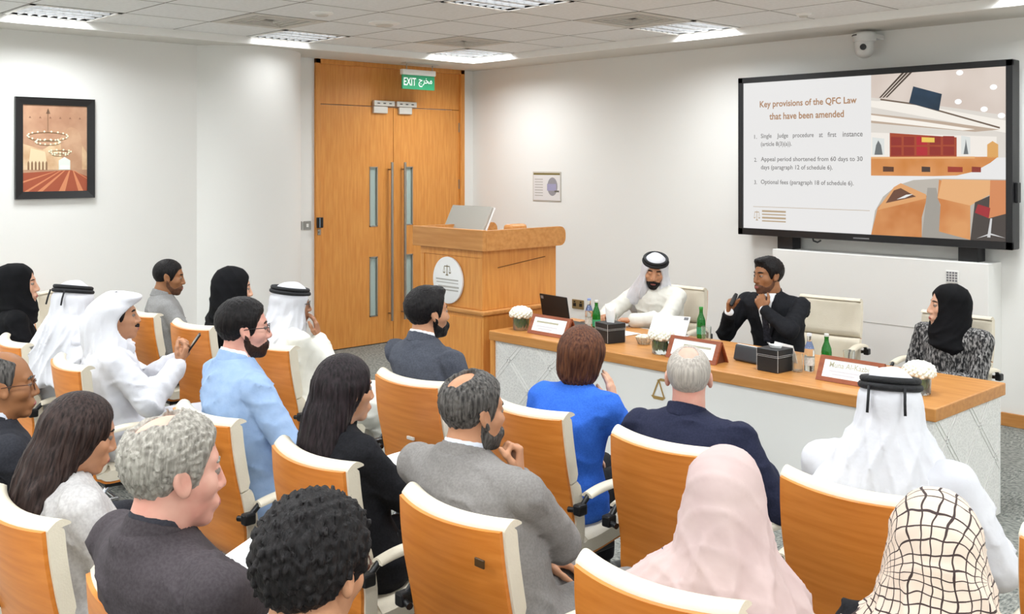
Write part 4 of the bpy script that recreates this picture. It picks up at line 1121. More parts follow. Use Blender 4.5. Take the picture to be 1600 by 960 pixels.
def hair_fn(style, seed):
    def short(P, th=.011, line=LINE_SHORT, amp=.0, f=120):
        k = keep_hair(P, line) + .004 * wob(P, 190, seed) + .003 * wob(P, 90, seed + 4)
        t = th * (.5 + .5 * np.clip((P[:, 2] + .02) / .08, 0, 1)) * np.clip(.12 + k / .035, .12, 1)
        d = skull(P) - t - .0012
        d = d - amp * (.6 * wob(P, f, seed) + .8 * streak(P, seed)) * np.clip(k / .03, 0, 1)
        return smax(d, -k, .004)
    if style == 'short': return lambda P: short(P, .014, amp=.0022, f=150)
    if style == 'cropped_thin':
        def f(P):
            d = short(P, .005, amp=.001, f=160)
            return smax(d, -(ell(P, (0, -.045, .125), (.038, .045, .04)) - .006 * wob(P, 90, seed)), .004)
        return f
    if style == 'quiff':
        def f(P):
            d = short(P, .016, amp=.0022, f=140)
            q = ell(P, (0, .046, .104), (.055, .044, .026)) - .003 * streak(P, seed)
            return smin(d, q, .014)
        return f
    if style == 'cropped': return lambda P: short(P, .006, amp=.001, f=160)
    if style == 'curly':
        def f(P):
            k = keep_hair(P, LINE_SHORT) + .006 * wob(P, 140, seed)
            t = np.clip(.2 + k / .05, .2, 1)
            d = skull(P) - t * (.021 + .009 * np.abs(wob(P, 105, seed)) * 1.6 + .005 * wob(P, 210, seed + 2))
            return smax(d, -k, .006)
        return f
    if style == 'balding':
        def f(P):
            d = short(P, .013, amp=.003, f=130)
            return smax(d, -(ell(P, (.0, -.06, .122), (.044, .054, .048)) - .007 * wob(P, 80, seed)), .006)
        return f
    if style == 'thinning':
        def f(P):
            d = short(P, .014, amp=.005, f=140)
            return smax(d, -(ell(P, (-.005, -.052, .124), (.046, .062, .046)) - .009 * wob(P, 75, seed)), .006)
        return f
    if style == 'receding':
        ln = [(-.13, -.085), (-.08, -.08), (-.045, -.05), (-.02, -.012), (.0, .012), (.012, -.02), (.022, .02), (.03, .05), (.05, .2), (.13, .2)]
        def f(P):
            d = short(P, .008, line=ln, amp=.001)
            return smax(d, -ell(P, (0, .05, .14), (.07, .10, .075)), .012)
        return f
    if style == 'bob':
        def f(P):
            d = ell(P, (0, -.02, .030), (.100, .117, .108))
            d = smin(d, ell(P, (0, -.045, -.055), (.088, .080, .075)), .04)
            d = d - .0035 * np.sin(np.arctan2(P[:, 0], P[:, 1] + .02) * 26 + 40 * P[:, 2] * np.sin(P[:, 0] * 20)) * np.clip((.12 - P[:, 2]) / .1, 0, 1)
            return smax(d, -ell(P, (0, .13, -.03), (.085, .10, .115)), .015)
        return f
    if style in ('long', 'long_loose'):
        def f(P):
            L = .36 if style == 'long' else .43
            d = ell(P, (0, -.018, .032), (.090, .110, .102))
            y0 = -.065
            tab = [(-L, .055, .03, 0, y0 - .05), (-L + .06, .10, .05, 0, y0 - .05), (-.2, .118, .066, 0, y0 - .03), (-.08, .102, .085, 0, y0), (.03, .09, .09, 0, -.03)]
            d = smin(d, loft(P, tab), .03)
            a = np.arctan2(P[:, 0], -(P[:, 1] + .02))
            rip = np.sin(a * 17 + 9 * P[:, 2] + seed) + .7 * np.sin(a * 31 - 14 * P[:, 2] + 2 * seed)
            d = d - .0035 * rip * np.clip((.09 - P[:, 2]) / .08, .15, 1)
            if style == 'long_loose': d = d - .006 * wob(P, 45, seed) * np.clip(-P[:, 2] / .1, 0, 1)
            return smax(d, -ell(P, (0, .125, -.04), (.072, .105, .14)), .012)
        return f
def folds(a, z, n, seed, sharp=2.0):
    """pleats around the angle a, drifting with height"""
    q = np.sin(a * n + seed + 2.2 * np.sin(z * 9 + seed * 1.7) + .8 * np.sin(a * 2.3 + seed))
    return (1 - np.abs(q)) ** sharp
def ghutra_fn(seed, peak=False, wide=1.0, spread=1.0):
    def f(P):
        e = .006 if peak else 0.0
        d = ell(P, (0, -.014, .038), (.089 + e, .109 + e, .096 + e))
        s = wide
        tab = [(-.42, .13 * s, .04, 0, -.17 * spread), (-.34, .20 * s, .09, 0, -.11 * spread), (-.26, .21 * s, .115, 0, -.07), (-.19, .175 * s, .125, 0, -.05), (-.12, .138 * s, .125, 0, -.035), (-.05, .110, .117, 0, -.022), (.05, .090, .108, 0, -.014)]
        d = smin(d, loft(P, tab), .03)
        if peak:
            d = smin(d, ell(P, (0, .062, .094), (.070, .066, .028)), .03)
            d = smin(d, ell(P, (0, -.10, -.06), (.085, .085, .14)), .04)
        a = np.arctan2(P[:, 0], -(P[:, 1] + .03))
        amp = np.clip((.05 - P[:, 2]) / .22, 0, 1)
        d = d - amp * (.016 * folds(a, P[:, 2], 5, seed) + .010 * folds(a, P[:, 2], 9, 2 * seed) - .008) - .003 * wob(P, 40, seed)
        if peak: d = smax(d, -ell(P, (0, .085, -.045), (.13, .13, .112)), .010)
        else: d = smax(d, -ell(P, (0, .115, -.035), (.068, .105, .105)), .010)
        d = smax(d, -ell(P, (0, .15, -.20), (.075, .12, .15)), .02)
        return d
    return f
def hijab_fn(seed, long=False, bulky=False):
    def f(P):
        d = ell(P, (0, -.016, .034), (.091, .108, .098))
        if bulky: d = smin(d, ell(P, (0, -.075, .035), (.075, .075, .075)), .04)
        d = smin(d, ell(P, (0, -.012, -.10), (.082, .092, .085)), .05)
        a = np.arctan2(P[:, 0], -(P[:, 1] + .03))
        amp = np.clip((.0 - P[:, 2]) / .2, 0, 1)
        if long:
            tab = [(-.60, .15, .05, -.05, -.12), (-.52, .25, .12, -.05, -.09), (-.38, .27, .155, -.045, -.06), (-.27, .262, .155, -.04, -.045), (-.21, .232, .15, -.03, -.035), (-.16, .175, .135, -.012, -.03), (-.11, .125, .122, 0, -.03), (.0, .092, .108, 0, -.018)]
            d = smin(d, loft(P, tab), .04)
            d = d - amp * (.024 * folds(a, P[:, 2], 3, seed, 2.5) + .014 * folds(a, P[:, 2], 6, 1.7 * seed, 2) - .012)
            d = d - .008 * np.clip(-P[:, 2] / .1, 0, 1) * (1 - np.abs(np.sin(P[:, 2] * 22 + P[:, 0] * 16 + 2 * wob(P, 9, seed)))) ** 2
        else:
            tab = [(-.25, .10, .07, 0, -.02), (-.215, .128, .105, 0, -.015), (-.14, .105, .11, 0, -.012), (.0, .088, .102, 0, -.016)]
            d = smin(d, loft(P, tab), .04)
            d = d - amp * .010 * (1 - np.abs(np.sin(P[:, 2] * 38 + P[:, 1] * 26 + 1.5 * wob(P, 12, seed)))) ** 2
        d = d - .004 * (1 - np.abs(np.sin(P[:, 2] * 30 + P[:, 1] * 42 + seed))) ** 3
        return smax(d, -ell(P, (0, .110, -.014), (.062, .095, .092)), .010)
    return f
# ---------------------------------------------------------------- hand primitives
def unit(v): v = np.asarray(v, float); return v / max(np.linalg.norm(v), 1e-9)
def hand_prims(W, D, N, side, curl=.5, thumb=.3, spread=.0, sc=1.0, index=None):
    """list of capsules; side +1 right hand, -1 left; D towards the fingers, N out of the palm"""
    y = unit(D); n = unit(np.asarray(N) - np.dot(N, y) * y); x = np.cross(y, -n)
    W = np.asarray(W, float); pr = []
    T = lambda a, b, c: W + (x * a + y * b - n * c) * sc
    ks = [-.030, -.010, .010, .029]; ky = [.086, .090, .086, .078]; ln = [.070, .078, .072, .056]
    for i in range(4):
        kx = ks[i] * side
        k = T(kx, ky[i], .0)
        pr.append((T(kx * .55, .008, 0), k, .0185 * sc, .0125 * sc))
        a = 0.0; p = k; L = ln[i]
        c = curl if not (index is not None and i == 0) else index
        dirx = x * (kx / .03 * (.12 + spread))
        for q, (fr_, bend) in enumerate(((.46, 1.0), (.30, 1.15), (.24, .8))):
            a += c * bend
            v = unit((y * math.cos(a) + n * math.sin(a)) + dirx * max(0, 1 - a))
            p2 = p + v * L * fr_ * sc
            r = (.0100 - .0010 * q) * sc * (.92 if i == 3 else 1)
            pr.append((p, p2, r, r - .0007)); p = p2
    p = T(-.020 * side, .018, -.006); v = unit(-x * side * (.75 - .35 * thumb) + y * .75 + n * (.25 + .5 * thumb))
    for q, (L, r) in enumerate(((.042, .0145), (.034, .0115), (.028, .0100))):
        p2 = p + v * L * sc; pr.append((p, p2, r * sc, (r - .0015) * sc)); p = p2
        v = unit(v + (x * side * .25 + y * .25 + n * .2 * thumb))
    return pr
def caps_fn(pr, k):
    def f(P):
        d = None
        for a, b, ra, rb in pr:
            c = cap(P, a, b, ra, rb)
            d = c if d is None else smin(d, c, k)
        return d
    return f
def bounds(pr, pad):
    pts = np.array([p for q in pr for p in (q[0], q[1])]); r = max(max(q[2], q[3]) for q in pr)
    return pts.min(0) - r - pad, pts.max(0) + r + pad
# ---------------------------------------------------------------- people
def hairmat(c, c2=None, key=None):
    return mat('hair_' + (key or c[1:]), c, 0.5, col2=c2 or c, scale=9, stretch=(14, 14, 1.2), bump=0.5, bscale=10, detail=4, spec=0.22)
def skinmat(c, c2): return mat('skin_' + c[1:], c, 0.5, col2=c2, scale=14)
def cloth(name, c, c2=None, rough=.85, scale=140, bump=.55, bscale=15): return mat('cloth_' + name, c, rough, col2=c2 or c, scale=scale, bump=bump, bscale=bscale, spec=.2)
SK_TAN = skinmat('#b98463', '#c4906e'); SK_PINK = skinmat('#dfab98', '#d99a88'); SK_BROWN = skinmat('#93623f', '#9f6d49'); SK_LIGHT = skinmat('#d3a084', '#dcae93'); SK_DARK = skinmat('#9b6a4e', '#a97758')
H_BLACK = hairmat('#0f0d0e', '#1f1b1b', 'black'); H_BROWN = hairmat('#3a1f17', '#6d452f', 'brown'); H_GREY = hairmat('#7b766e', '#aca79d', 'grey'); H_DARKGREY = hairmat('#2a2827', '#66625e', 'darkgrey'); H_SILVER = hairmat('#a9a4a0', '#c9c4bf', 'silver'); H_LONG = hairmat('#120e0f', '#30272a', 'long'); H_LOOSE = hairmat('#1b1312', '#40322e', 'loose')
WT = cloth('thobe', '#cfcfd5', '#d8d8dd', .8, 4, .5, 14)
WT2 = cloth('thobe_ivory', '#dad8cf', '#e1dfd6', .8, 4, .5, 14)
GH = cloth('headcloth', '#d2d2d7', '#dadadf', .8, 5, .4, 16)
BK = cloth('black_crepe', '#0d0d0f', '#141417', .85, 6, .4, 18)
EYEW = mat('eye_white', '#8a7d74', 0.3); STUB = {'skin_93623f': mat('stubble_brown', '#5a3a29', .7, col2='#6a4631', scale=60), 'skin_dfab98': mat('stubble_pink', '#7d564a', .7, col2='#8d6455', scale=60), 'skin_b98463': mat('stubble_tan', '#6b4836', .7, col2='#7a543f', scale=60)}; IRIS = mat('eye_dark', '#1d1310', 0.15); LIP = {}
def lipmat(c): return mat('lips_' + c[1:], c, .45)
SHOE = mat('black_shoe', '#151415', .3)
def checked():
    m, nt, b = _new('checked_scarf')
    tc = nt.nodes.new('ShaderNodeTexCoord')
    n = nt.nodes.new('ShaderNodeTexNoise'); n.inputs['Scale'].default_value = 9
    ad = nt.nodes.new('ShaderNodeVectorMath'); ad.operation = 'MULTIPLY_ADD'; ad.inputs[1].default_value = (.06, .06, .06)
    nt.links.new(tc.outputs['Object'], n.inputs['Vector']); nt.links.new(n.outputs['Color'], ad.inputs[0]); nt.links.new(tc.outputs['Object'], ad.inputs[2])
    masks = []
    sx = nt.nodes.new('ShaderNodeSeparateXYZ'); nt.links.new(ad.outputs[0], sx.inputs[0])
    def mth(op, x, y=None):
        n_ = nt.nodes.new('ShaderNodeMath'); n_.operation = op
        for k_, v_ in enumerate((x, y)):
            if v_ is None: continue
            if isinstance(v_, (int, float)): n_.inputs[k_].default_value = v_
            else: nt.links.new(v_, n_.inputs[k_])
        return n_.outputs[0]
    X_, Y_, Z_ = sx.outputs['X'], sx.outputs['Y'], sx.outputs['Z']
    zp = mth('MAXIMUM', Z_, 0.0); zn = mth('MINIMUM', Z_, 0.0); ny = mth('MULTIPLY', mth('ADD', Y_, .01), -1.0)
    rho = mth('SQRT', mth('ADD', mth('MULTIPLY', ny, ny), mth('MULTIPLY', zp, zp)))
    uu = mth('ARCTAN2', X_, rho)
    vv = mth('ADD', mth('MULTIPLY', zn, 10.0), mth('ARCTAN2', zp, ny))
    for src, sc in ((uu, 4.8), (vv, 4.6)):
        mu = nt.nodes.new('ShaderNodeMath'); mu.operation = 'MULTIPLY'; mu.inputs[1].default_value = sc; nt.links.new(src, mu.inputs[0])
        fr_ = nt.nodes.new('ShaderNodeMath'); fr_.operation = 'FRACT'; nt.links.new(mu.outputs[0], fr_.inputs[0])
        lt = nt.nodes.new('ShaderNodeMath'); lt.operation = 'LESS_THAN'; lt.inputs[1].default_value = .14; nt.links.new(fr_.outputs[0], lt.inputs[0])
        masks.append(lt)
    mx = nt.nodes.new('ShaderNodeMath'); mx.operation = 'MAXIMUM'; nt.links.new(masks[0].outputs[0], mx.inputs[0]); nt.links.new(masks[1].outputs[0], mx.inputs[1])
    c = nt.nodes.new('ShaderNodeMix'); c.data_type = 'RGBA'; c.inputs[6].default_value = srgb('#dfcbba'); c.inputs[7].default_value = srgb('#3b2a28')
    nt.links.new(mx.outputs[0], c.inputs[0]); nt.links.new(c.outputs[2], b.inputs['Base Color']); b.inputs['Roughness'].default_value = .75
    return m
def tweed():
    m, nt, b = _new('tweed')
    tc = nt.nodes.new('ShaderNodeTexCoord'); mp = nt.nodes.new('ShaderNodeMapping'); mp.inputs['Scale'].default_value = (1, 1, .35)
    n = nt.nodes.new('ShaderNodeTexNoise'); n.inputs['Scale'].default_value = 95; n.inputs['Detail'].default_value = 3
    r = nt.nodes.new('ShaderNodeValToRGB'); r.color_ramp.elements[0].position = .44; r.color_ramp.elements[0].color = srgb('#1b1a1c'); r.color_ramp.elements[1].position = .66; r.color_ramp.elements[1].color = srgb('#a5a2a0')
    nt.links.new(tc.outputs['Object'], mp.inputs['Vector']); nt.links.new(mp.outputs['Vector'], n.inputs['Vector']); nt.links.new(n.outputs['Fac'], r.inputs['Fac']); nt.links.new(r.outputs['Color'], b.inputs['Base Color']); b.inputs['Roughness'].default_value = .9
    return m

def rotm(yaw, pitch, roll):
    return np.array(Matrix.Rotation(math.radians(yaw), 3, 'Z') @ Matrix.Rotation(math.radians(pitch), 3, 'X') @ Matrix.Rotation(math.radians(roll), 3, 'Y'))
def person(label, base, yaw, head, hrot=(0, 0, 0), hs=1.0, skin=SK_TAN, top=WT, kind='suit', legs=None, hair=None, hairm=None, beard=None, beardm=None, stache=False,
           collar=None, jcollar=True, arms=('lap', 'lap'), build=1.0, sw=.165, scarf=None, scarfm=None, agal=False, tails=False, glasses=None, fem=False, watch=None, lid=.003,
           knees=((-.11, .45, .545), (.11, .45, .545)), feet=None, shirt=None, tie=None, cuff=None, brow=True, hem=None, short_sleeve=False, seed=1.0, lips='#a5615a', res=.0105, twist=0.0, back=.02, group=None, jaw=1.0, nose=1.0):
    """base: floor point under the pelvis; head: world centre of the skull; everything is modelled in the seated frame"""
    root = thing('person', label, 'person', (base[0], base[1], 0), math.radians(yaw), group)
    cz, sz = math.cos(math.radians(yaw)), math.sin(math.radians(yaw))
    dx, dy = head[0] - base[0], head[1] - base[1]
    hc = np.array((dx * cz + dy * sz, -dx * sz + dy * cz, head[2]))
    R = rotm(*hrot)                                   # head rotation in the seated frame
    neck = hc + R @ np.array((0, -.035, -.09)) * hs * .5 + np.array((0, -.035, -.09)) * hs * .5 + np.array((0, -.008, -.028))
    p0 = np.array((0, 0, .55)); z0, z1 = p0[2], neck[2]
    mid = (p0 + neck) / 2 + np.array((0, -back, 0))
    def spine(t):
        return (1 - t) ** 2 * p0 + 2 * t * (1 - t) * mid + t * t * neck
    b = build
    TAB = [(-.18, .150, .095), (-.08, .180, .125), (.05, .182, .135), (.25, .165, .125), (.5, .175, .125), (.70, .192, .127), (.82, .186, .115), (.90, .150, .098), (.96, .100, .080), (1.03, .066, .066)]
    if fem: TAB = [(-.18, .150, .095), (-.08, .185, .125), (.05, .185, .13), (.28, .140, .110), (.55, .150, .122), (.72, .162, .120), (.82, .155, .100), (.90, .115, .080), (.96, .075, .062), (1.03, .052, .054)]
    def torso_tab(inf):
        rows = []
        for t, w, d in TAB:
            c = spine(max(-.2, t)) if t > 0 else p0 * 1
            rows.append((z0 + t * (z1 - z0), w * b + inf, d * b + inf, c[0], c[1]))
        return rows
    ct, st = math.cos(math.radians(twist)), math.sin(math.radians(twist))
    sh = {}; el = {}; wr = {}; hd = {}
    sp = spine(.87)
    for i, s in ((0, -1), (1, 1)):
        S = sp + np.array((s * (sw + .008) * b * ct, s * (sw + .008) * b * st, -.012)); sh[i] = S
        a = arms[i]
        if a == 'lap': a = dict(w=(s * .10, .25, .66), D=(-s * .55, .8, -.25), N=(0, -.2, -1), curl=.35)
        elif a == 'rest': a = dict(w=(s * .265, .27, .715), D=(-s * .1, 1, -.15), N=(0, 0, -1), curl=.4)
        elif a == 'desk': a = dict(w=(s * .17, .36, .80), D=(-s * .6, .8, -.05), N=(0, 0, -1), curl=.45)
        a = dict(a)
        if a.get('rel') == 'head': a['w'] = hc + np.array(a['w'])
        W = np.array(a['w'], float)
        L1, L2 = .285 * (.95 if fem else 1.0), .255 * (.95 if fem else 1.0)
        v = W - S; D_ = np.linalg.norm(v)
        if D_ > L1 + L2 - .005: W = S + v / D_ * (L1 + L2 - .005); v = W - S; D_ = np.linalg.norm(v)
        pole = np.array(a.get('pole', (s * .5, -.55, -.7)), float)
        ax = v / D_; ca = (L1 * L1 + D_ * D_ - L2 * L2) / (2 * L1 * D_); ca = max(-1, min(1, ca))
        pr = pole - ax * (pole @ ax); pr = unit(pr)
        el[i] = S + ax * L1 * ca + pr * L1 * math.sqrt(1 - ca * ca); wr[i] = W
        hd[i] = hand_prims(W, a['D'], a['N'], s, a.get('curl', .4), a.get('thumb', .3), a.get('spread', 0), .98 if not fem else .9, a.get('index'))
    # ---- skin: one body mesh
    def to_head(P): return ((P - hc.astype(F32)) @ R.astype(F32)) / hs
    def hfn(P): return head_sdf(to_head(P), lid, fem, jaw, nose) * hs
    hb = .30 * hs
    headpart = lambda P: smin(hfn(P), cap(P, hc + R @ np.array((0, -.03, -.09)) * hs, neck + np.array((0, 0, -.05)), .05 if fem else .056, .058), .03)
    parts = [mesh_sdf(headpart, hc - np.array((.15, .16, .27)) * hs, hc + np.array((.15, .16, .14)) * hs, .0052)]
    for i in (0, 1):
        pr = list(hd[i]); f0 = el[i] * .55 + wr[i] * .45 if not short_sleeve else el[i] * 1.0
        pr.append((f0, wr[i] + (wr[i] - f0) * .02, .034 if not short_sleeve else .04, .0235))
        lo, hi = bounds(pr, .012)
        parts.append(mesh_sdf(caps_fn(pr, .008), lo, hi, .0052))
    hips = [(-.085, .02, .555), (.085, .02, .555)]
    feet = feet or [(k[0], k[1] + .02, .085) for k in knees]
    legc = []
    for i in (0, 1):
        legc += [(hips[i], knees[i], .082 * b, .058 * b), (knees[i], feet[i], .056, .042)]
    def core(P):
        d = loft(P, torso_tab(-.02))
        for i in (0, 1):
            d = smin(d, cap(P, sh[i], el[i], .042, .034), .02); d = smin(d, cap(P, el[i], wr[i], .034, .024), .02)
        for q in legc: d = smin(d, cap(P, q[0], q[1], q[2] - .018, q[3] - .014), .02)
        return d
    parts.append(mesh_sdf(core, (-.5, -.35, .05), (.5, .75, 1.2), .022))
    v, f = join(parts)
    body = link('body', np_mesh('body', v, f), skin, root)
    # ---- upper garment
    inf = .006
    robe = kind in ('thobe', 'abaya')
    def sleeves(P):
        d = None
        for i in (0, 1):
            r0, r1, r2 = (.062, .052, .041) if not fem else (.054, .046, .037)
            if robe: r1, r2 = r1 + .008, r2 + .01
            q = cap(P, sh[i], el[i], r0 * b, r1 * b)
            if not short_sleeve: q = smin(q, cap(P, el[i], wr[i] - unit(wr[i] - el[i]) * .015, r1 * b, r2), .02)
            else:
                q = cap(P, sh[i], sh[i] * .2 + el[i] * .8, r0 * b, r1 * b + .006)
            d = q if d is None else np.minimum(d, q)
        return d
    cutz = z0 - (.05 if not robe else .1)
    def garment(P):
        d = loft(P, torso_tab(inf))
        yk = cap(P, sh[0] * .8 + sp * .2, sh[1] * .8 + sp * .2, .062 * b, .062 * b)
        d = smin(d, yk, .05)
        if kind == 'suit': d = smax(d, cutz - P[:, 2], .01)
        if robe:
            for q in legc: d = smin(d, cap(P, q[0], q[1], q[2] + .014, q[3] + .05), .05)
            kx = [(knees[0][j] + knees[1][j]) / 2 for j in range(3)]
            d = smin(d, cap(P, (0, .05, .555), kx, .085, .06), .05)
            d = smin(d, cap(P, kx, (kx[0], (feet[0][1] + feet[1][1]) / 2, .14), .055, .07), .05)
            d = smax(d, .10 - P[:, 2], .01)
        d = smin(d, sleeves(P), .010 if kind == 'suit' else .03)
        w = .005 * wob(P, 26, seed) + .003 * wob(P, 55, seed + 3)
        patch = np.clip(.35 + 1.2 * wob(P, 11, seed + 5), 0, 1)
        g1 = (1 - np.abs(np.sin(P[:, 2] * 26 + P[:, 0] * 22 * np.sin(seed) + P[:, 1] * 12 + 1.6 * wob(P, 13, seed)))) ** 3
        fa = .014 if kind == 'suit' else (.011 if kind == 'sweater' else .016)
        d = d + w * .6 - fa * patch * g1
        if robe:
            an = np.arctan2(P[:, 0], P[:, 1] + .02)
            d = d - .007 * folds(an, P[:, 2], 6, seed, 2.0) * np.clip((z1 - .06 - P[:, 2]) / .1, 0, 1) * np.clip((P[:, 2] - .45) / .1, 0, 1)
        for i in (0, 1):
            q = P - A3(el[i]); ne = np.linalg.norm(q, axis=1)
            d = d - (.010 if robe else .008) * np.exp(-ne / .12) * (1 - np.abs(np.sin(ne * 75 + 2.0 * wob(P, 20, seed + i)))) ** 2
        if kind == 'suit':      # armhole and centre-back seams
            for i in (0, 1):
                ar = np.linalg.norm(P - A3(sh[i]), axis=1); sd = (P[:, 0] - sh[i][0]) * (1 if i else -1)
                d = d + .007 * np.exp(-((sd + .012 - .25 * (sh[i][2] - P[:, 2])) / .009) ** 2) * np.clip((.19 - ar) / .04, 0, 1)
            cxs = np.interp(P[:, 2], [z0, z1], [p0[0], neck[0]])
            d = d + .004 * np.exp(-((P[:, 0] - cxs) / .008) ** 2) * (P[:, 1] < neck[1]) * np.clip((z1 - .05 - P[:, 2]) / .03, 0, 1)
        # neck opening
        return smax(d, -cap(P, neck + np.array((0, .012, -.006)), hc, .056 if not fem else .050, .06), .006)
    zl = .05 if robe else z0 - .2
    allp = np.array([sh[0], sh[1], el[0], el[1], wr[0], wr[1], neck, (0, -.2, zl), (0, .2, zl)] + ([list(k) for k in knees] + [list(k) for k in feet] if robe else []))
    lo, hi = allp.min(0) - .13, allp.max(0) + .12; lo[2] = max(.06, min(zl, allp[:, 2].min() - .1)); lo[0] = min(lo[0], -.3); hi[0] = max(hi[0], .3)
    nm = {'suit': 'jacket', 'sweater': 'sweater', 'thobe': 'robe', 'abaya': 'robe'}[kind]
    sdf_part(nm, garment, lo, hi, res, top, root)
    if not robe:
        lm = legs or cloth('charcoal_trousers', '#26262b', '#2d2d32')
        def trous(P):
            d = None
            for q in legc:
                c = cap(P, q[0], q[1], q[2] + .006, q[3] + .012); d = c if d is None else smin(d, c, .025)
            d = smin(d, loft(P, [r for r in torso_tab(-.004)][:4]), .04)
            d = smax(d, .115 - P[:, 2], .01)
            return d + .003 * wob(P, 40, seed)
        lp_ = np.array([list(k) for k in knees] + [list(k) for k in feet] + [(0, 0, .5)])
        l2, h2 = lp_.min(0) - .14, lp_.max(0) + .13; l2[0] = min(l2[0], -.24); h2[0] = max(h2[0], .24); l2[1] = -.2; h2[2] = max(h2[2], .78); l2[2] = .05
        sdf_part('trousers' if not fem else 'skirt', trous, l2, h2, .014, lm, root)
    for i in (0, 1):
        a = np.array(feet[i], float)
        pr = [(a + (0, -.03, -.045), a + (0, .03, -.04), .037, .04), (a + (0, .03, -.045), a + (0, .16, -.058), .038, .026), (a + (0, -.01, 0), a + (0, -.01, .03), .04, .042)]
        l3, h3 = bounds(pr, .01); 
        base_f = caps_fn(pr, .02)
        sole = max(.004, a[2] - .081)
        sdf_part('shoe', lambda P: smax(base_f(P), sole - P[:, 2], .004), l3, h3, .011, SHOE, root)
    # ---- collars, shirt front, cuffs
    nx = unit(hc + R @ np.array((0, -.035, -.08)) - neck)
    def band(r, hgt, th, drop, tilt):
        c0 = neck + np.array((0, 0.004, drop)); ax = unit(nx * .5 + np.array((0, tilt, 1.0)))
        def f(P):
            q = P - c0.astype(F32); hh = q @ ax.astype(F32); rad = np.linalg.norm(q - hh[:, None] * ax.astype(F32), axis=1)
            rr = r - .10 * hh
            return np.maximum(np.abs(rad - rr) - th, np.abs(hh) - hgt) - .002
        return f, c0
    rn = .056 if fem else .063
    if collar is not None:
        fb, c0 = band(rn + .001, .025, .003, .016, .30); sdf_part('shirt_collar', fb, c0 - .11, c0 + .11, .0058, collar, root)
    if jcollar and kind == 'suit':
        fb, c0 = band(rn + .010, .026, .0045, .000, .42)
        sdf_part('jacket_collar', lambda P: smax(fb(P), (P[:, 1] - c0[1]) - .03, .01), c0 - .13, c0 + .13, .0065, top, root)
    if kind == 'thobe':
        fb, c0 = band(rn + .004, .018, .003, .008, .25); sdf_part('stand_collar', fb, c0 - .12, c0 + .12, .0065, top, root)
    tt = torso_tab(inf)
    if shirt is not None:
        zb = z0 + .30 * (z1 - z0)
        def sfn(P):
            d = smin(loft(P, tt), cap(P, sh[0] * .8 + sp * .2, sh[1] * .8 + sp * .2, .062 * b, .062 * b), .05) - .009
            tq = np.clip((P[:, 2] - zb) / (z1 - zb), 0, 1); cx = np.interp(P[:, 2], [z0, z1], [p0[0], neck[0]])
            cy = np.interp(P[:, 2], [r[0] for r in tt], [r[4] for r in tt])
            d = np.maximum(d, np.abs(P[:, 0] - cx) - (.01 + .058 * tq)); d = np.maximum(d, zb - P[:, 2])
            d = np.maximum(d, -(P[:, 1] - cy - .02)); return np.maximum(d, P[:, 2] - z1 - .01)
        sdf_part('shirt_front', sfn, (neck[0] - .25, -.3, zb - .03), (neck[0] + .25, neck[1] + .3, z1 + .04), .0062, shirt, root)
        def lapel(sg):
            def lf_(P):
                d = smin(loft(P, tt), cap(P, sh[0] * .8 + sp * .2, sh[1] * .8 + sp * .2, .062 * b, .062 * b), .05) - .014
                tq = np.clip((P[:, 2] - zb) / (z1 - zb), 0, 1); cx = np.interp(P[:, 2], [z0, z1], [p0[0], neck[0]])
                cy = np.interp(P[:, 2], [r[0] for r in tt], [r[4] for r in tt])
                e = (P[:, 0] - cx) * sg - (.010 + .058 * tq)
                d = np.maximum(d, -e); d = np.maximum(d, e - .052 * np.clip(tq * 1.8, 0, 1) + .10 * np.clip(tq - .72, 0, 1)); d = np.maximum(d, zb - P[:, 2])
                d = np.maximum(d, -(P[:, 1] - cy - .015)); return np.maximum(d, P[:, 2] - z1 - .005)
            return lf_
        for sg in (-1, 1):
            sdf_part('lapel', lapel(sg), (neck[0] - .25, -.3, zb - .03), (neck[0] + .25, neck[1] + .3, z1 + .04), .0062, top, root)
        if tie is not None:
            def tfn(P):
                d = smin(loft(P, tt), cap(P, sh[0] * .8 + sp * .2, sh[1] * .8 + sp * .2, .062 * b, .062 * b), .05) - .014
                cx = np.interp(P[:, 2], [z0, z1], [p0[0], neck[0]]); cy = np.interp(P[:, 2], [r[0] for r in tt], [r[4] for r in tt])
                tq = np.clip((z1 - P[:, 2]) / .35, 0, 1)
                d = np.maximum(d, np.abs(P[:, 0] - cx) - (.016 + .018 * tq)); d = np.maximum(d, zb + .01 - P[:, 2]); d = np.maximum(d, -(P[:, 1] - cy - .03)); return np.maximum(d, P[:, 2] - z1 + .01)
            sdf_part('tie', tfn, (neck[0] - .15, -.3, zb - .03), (neck[0] + .15, neck[1] + .3, z1 + .04), .006, tie, root)
    if cuff is not None:
        for i in (0, 1):
            u = unit(wr[i] - el[i]); sdf_part('shirt_cuff', lambda P, i=i, u=u: cap(P, wr[i] - u * .03, wr[i] + u * .003, .034, .034), wr[i] - .08, wr[i] + .08, .007, cuff, root)
    if watch is not None:
        i = watch; u = unit(wr[i] - el[i]); c = wr[i] - u * .012
        def wf(P):
            q = P - c.astype(F32); hh = q @ u.astype(F32); rad = np.linalg.norm(q - hh[:, None] * u.astype(F32), axis=1)
            return np.maximum(np.abs(rad - .027) - .0035, np.abs(hh) - .012)
        sdf_part('wristwatch', wf, c - .06, c + .06, .005, mat('watch_band', '#3b3b40', .35), root)
    # ---- head details, built in head space and carried by one matrix
    M = Matrix.Translation(Vector(hc)) @ Matrix(R.tolist()).to_4x4() @ Matrix.Diagonal((hs, hs, hs, 1))
    def hp(name, fn, lo, hi, h, m):
        o = sdf_part(name, fn, lo, hi, h, m, root)
        if o is not None: o.matrix_local = M
        return o
    hl = lambda P: head_sdf(P, lid, fem, jaw, nose)
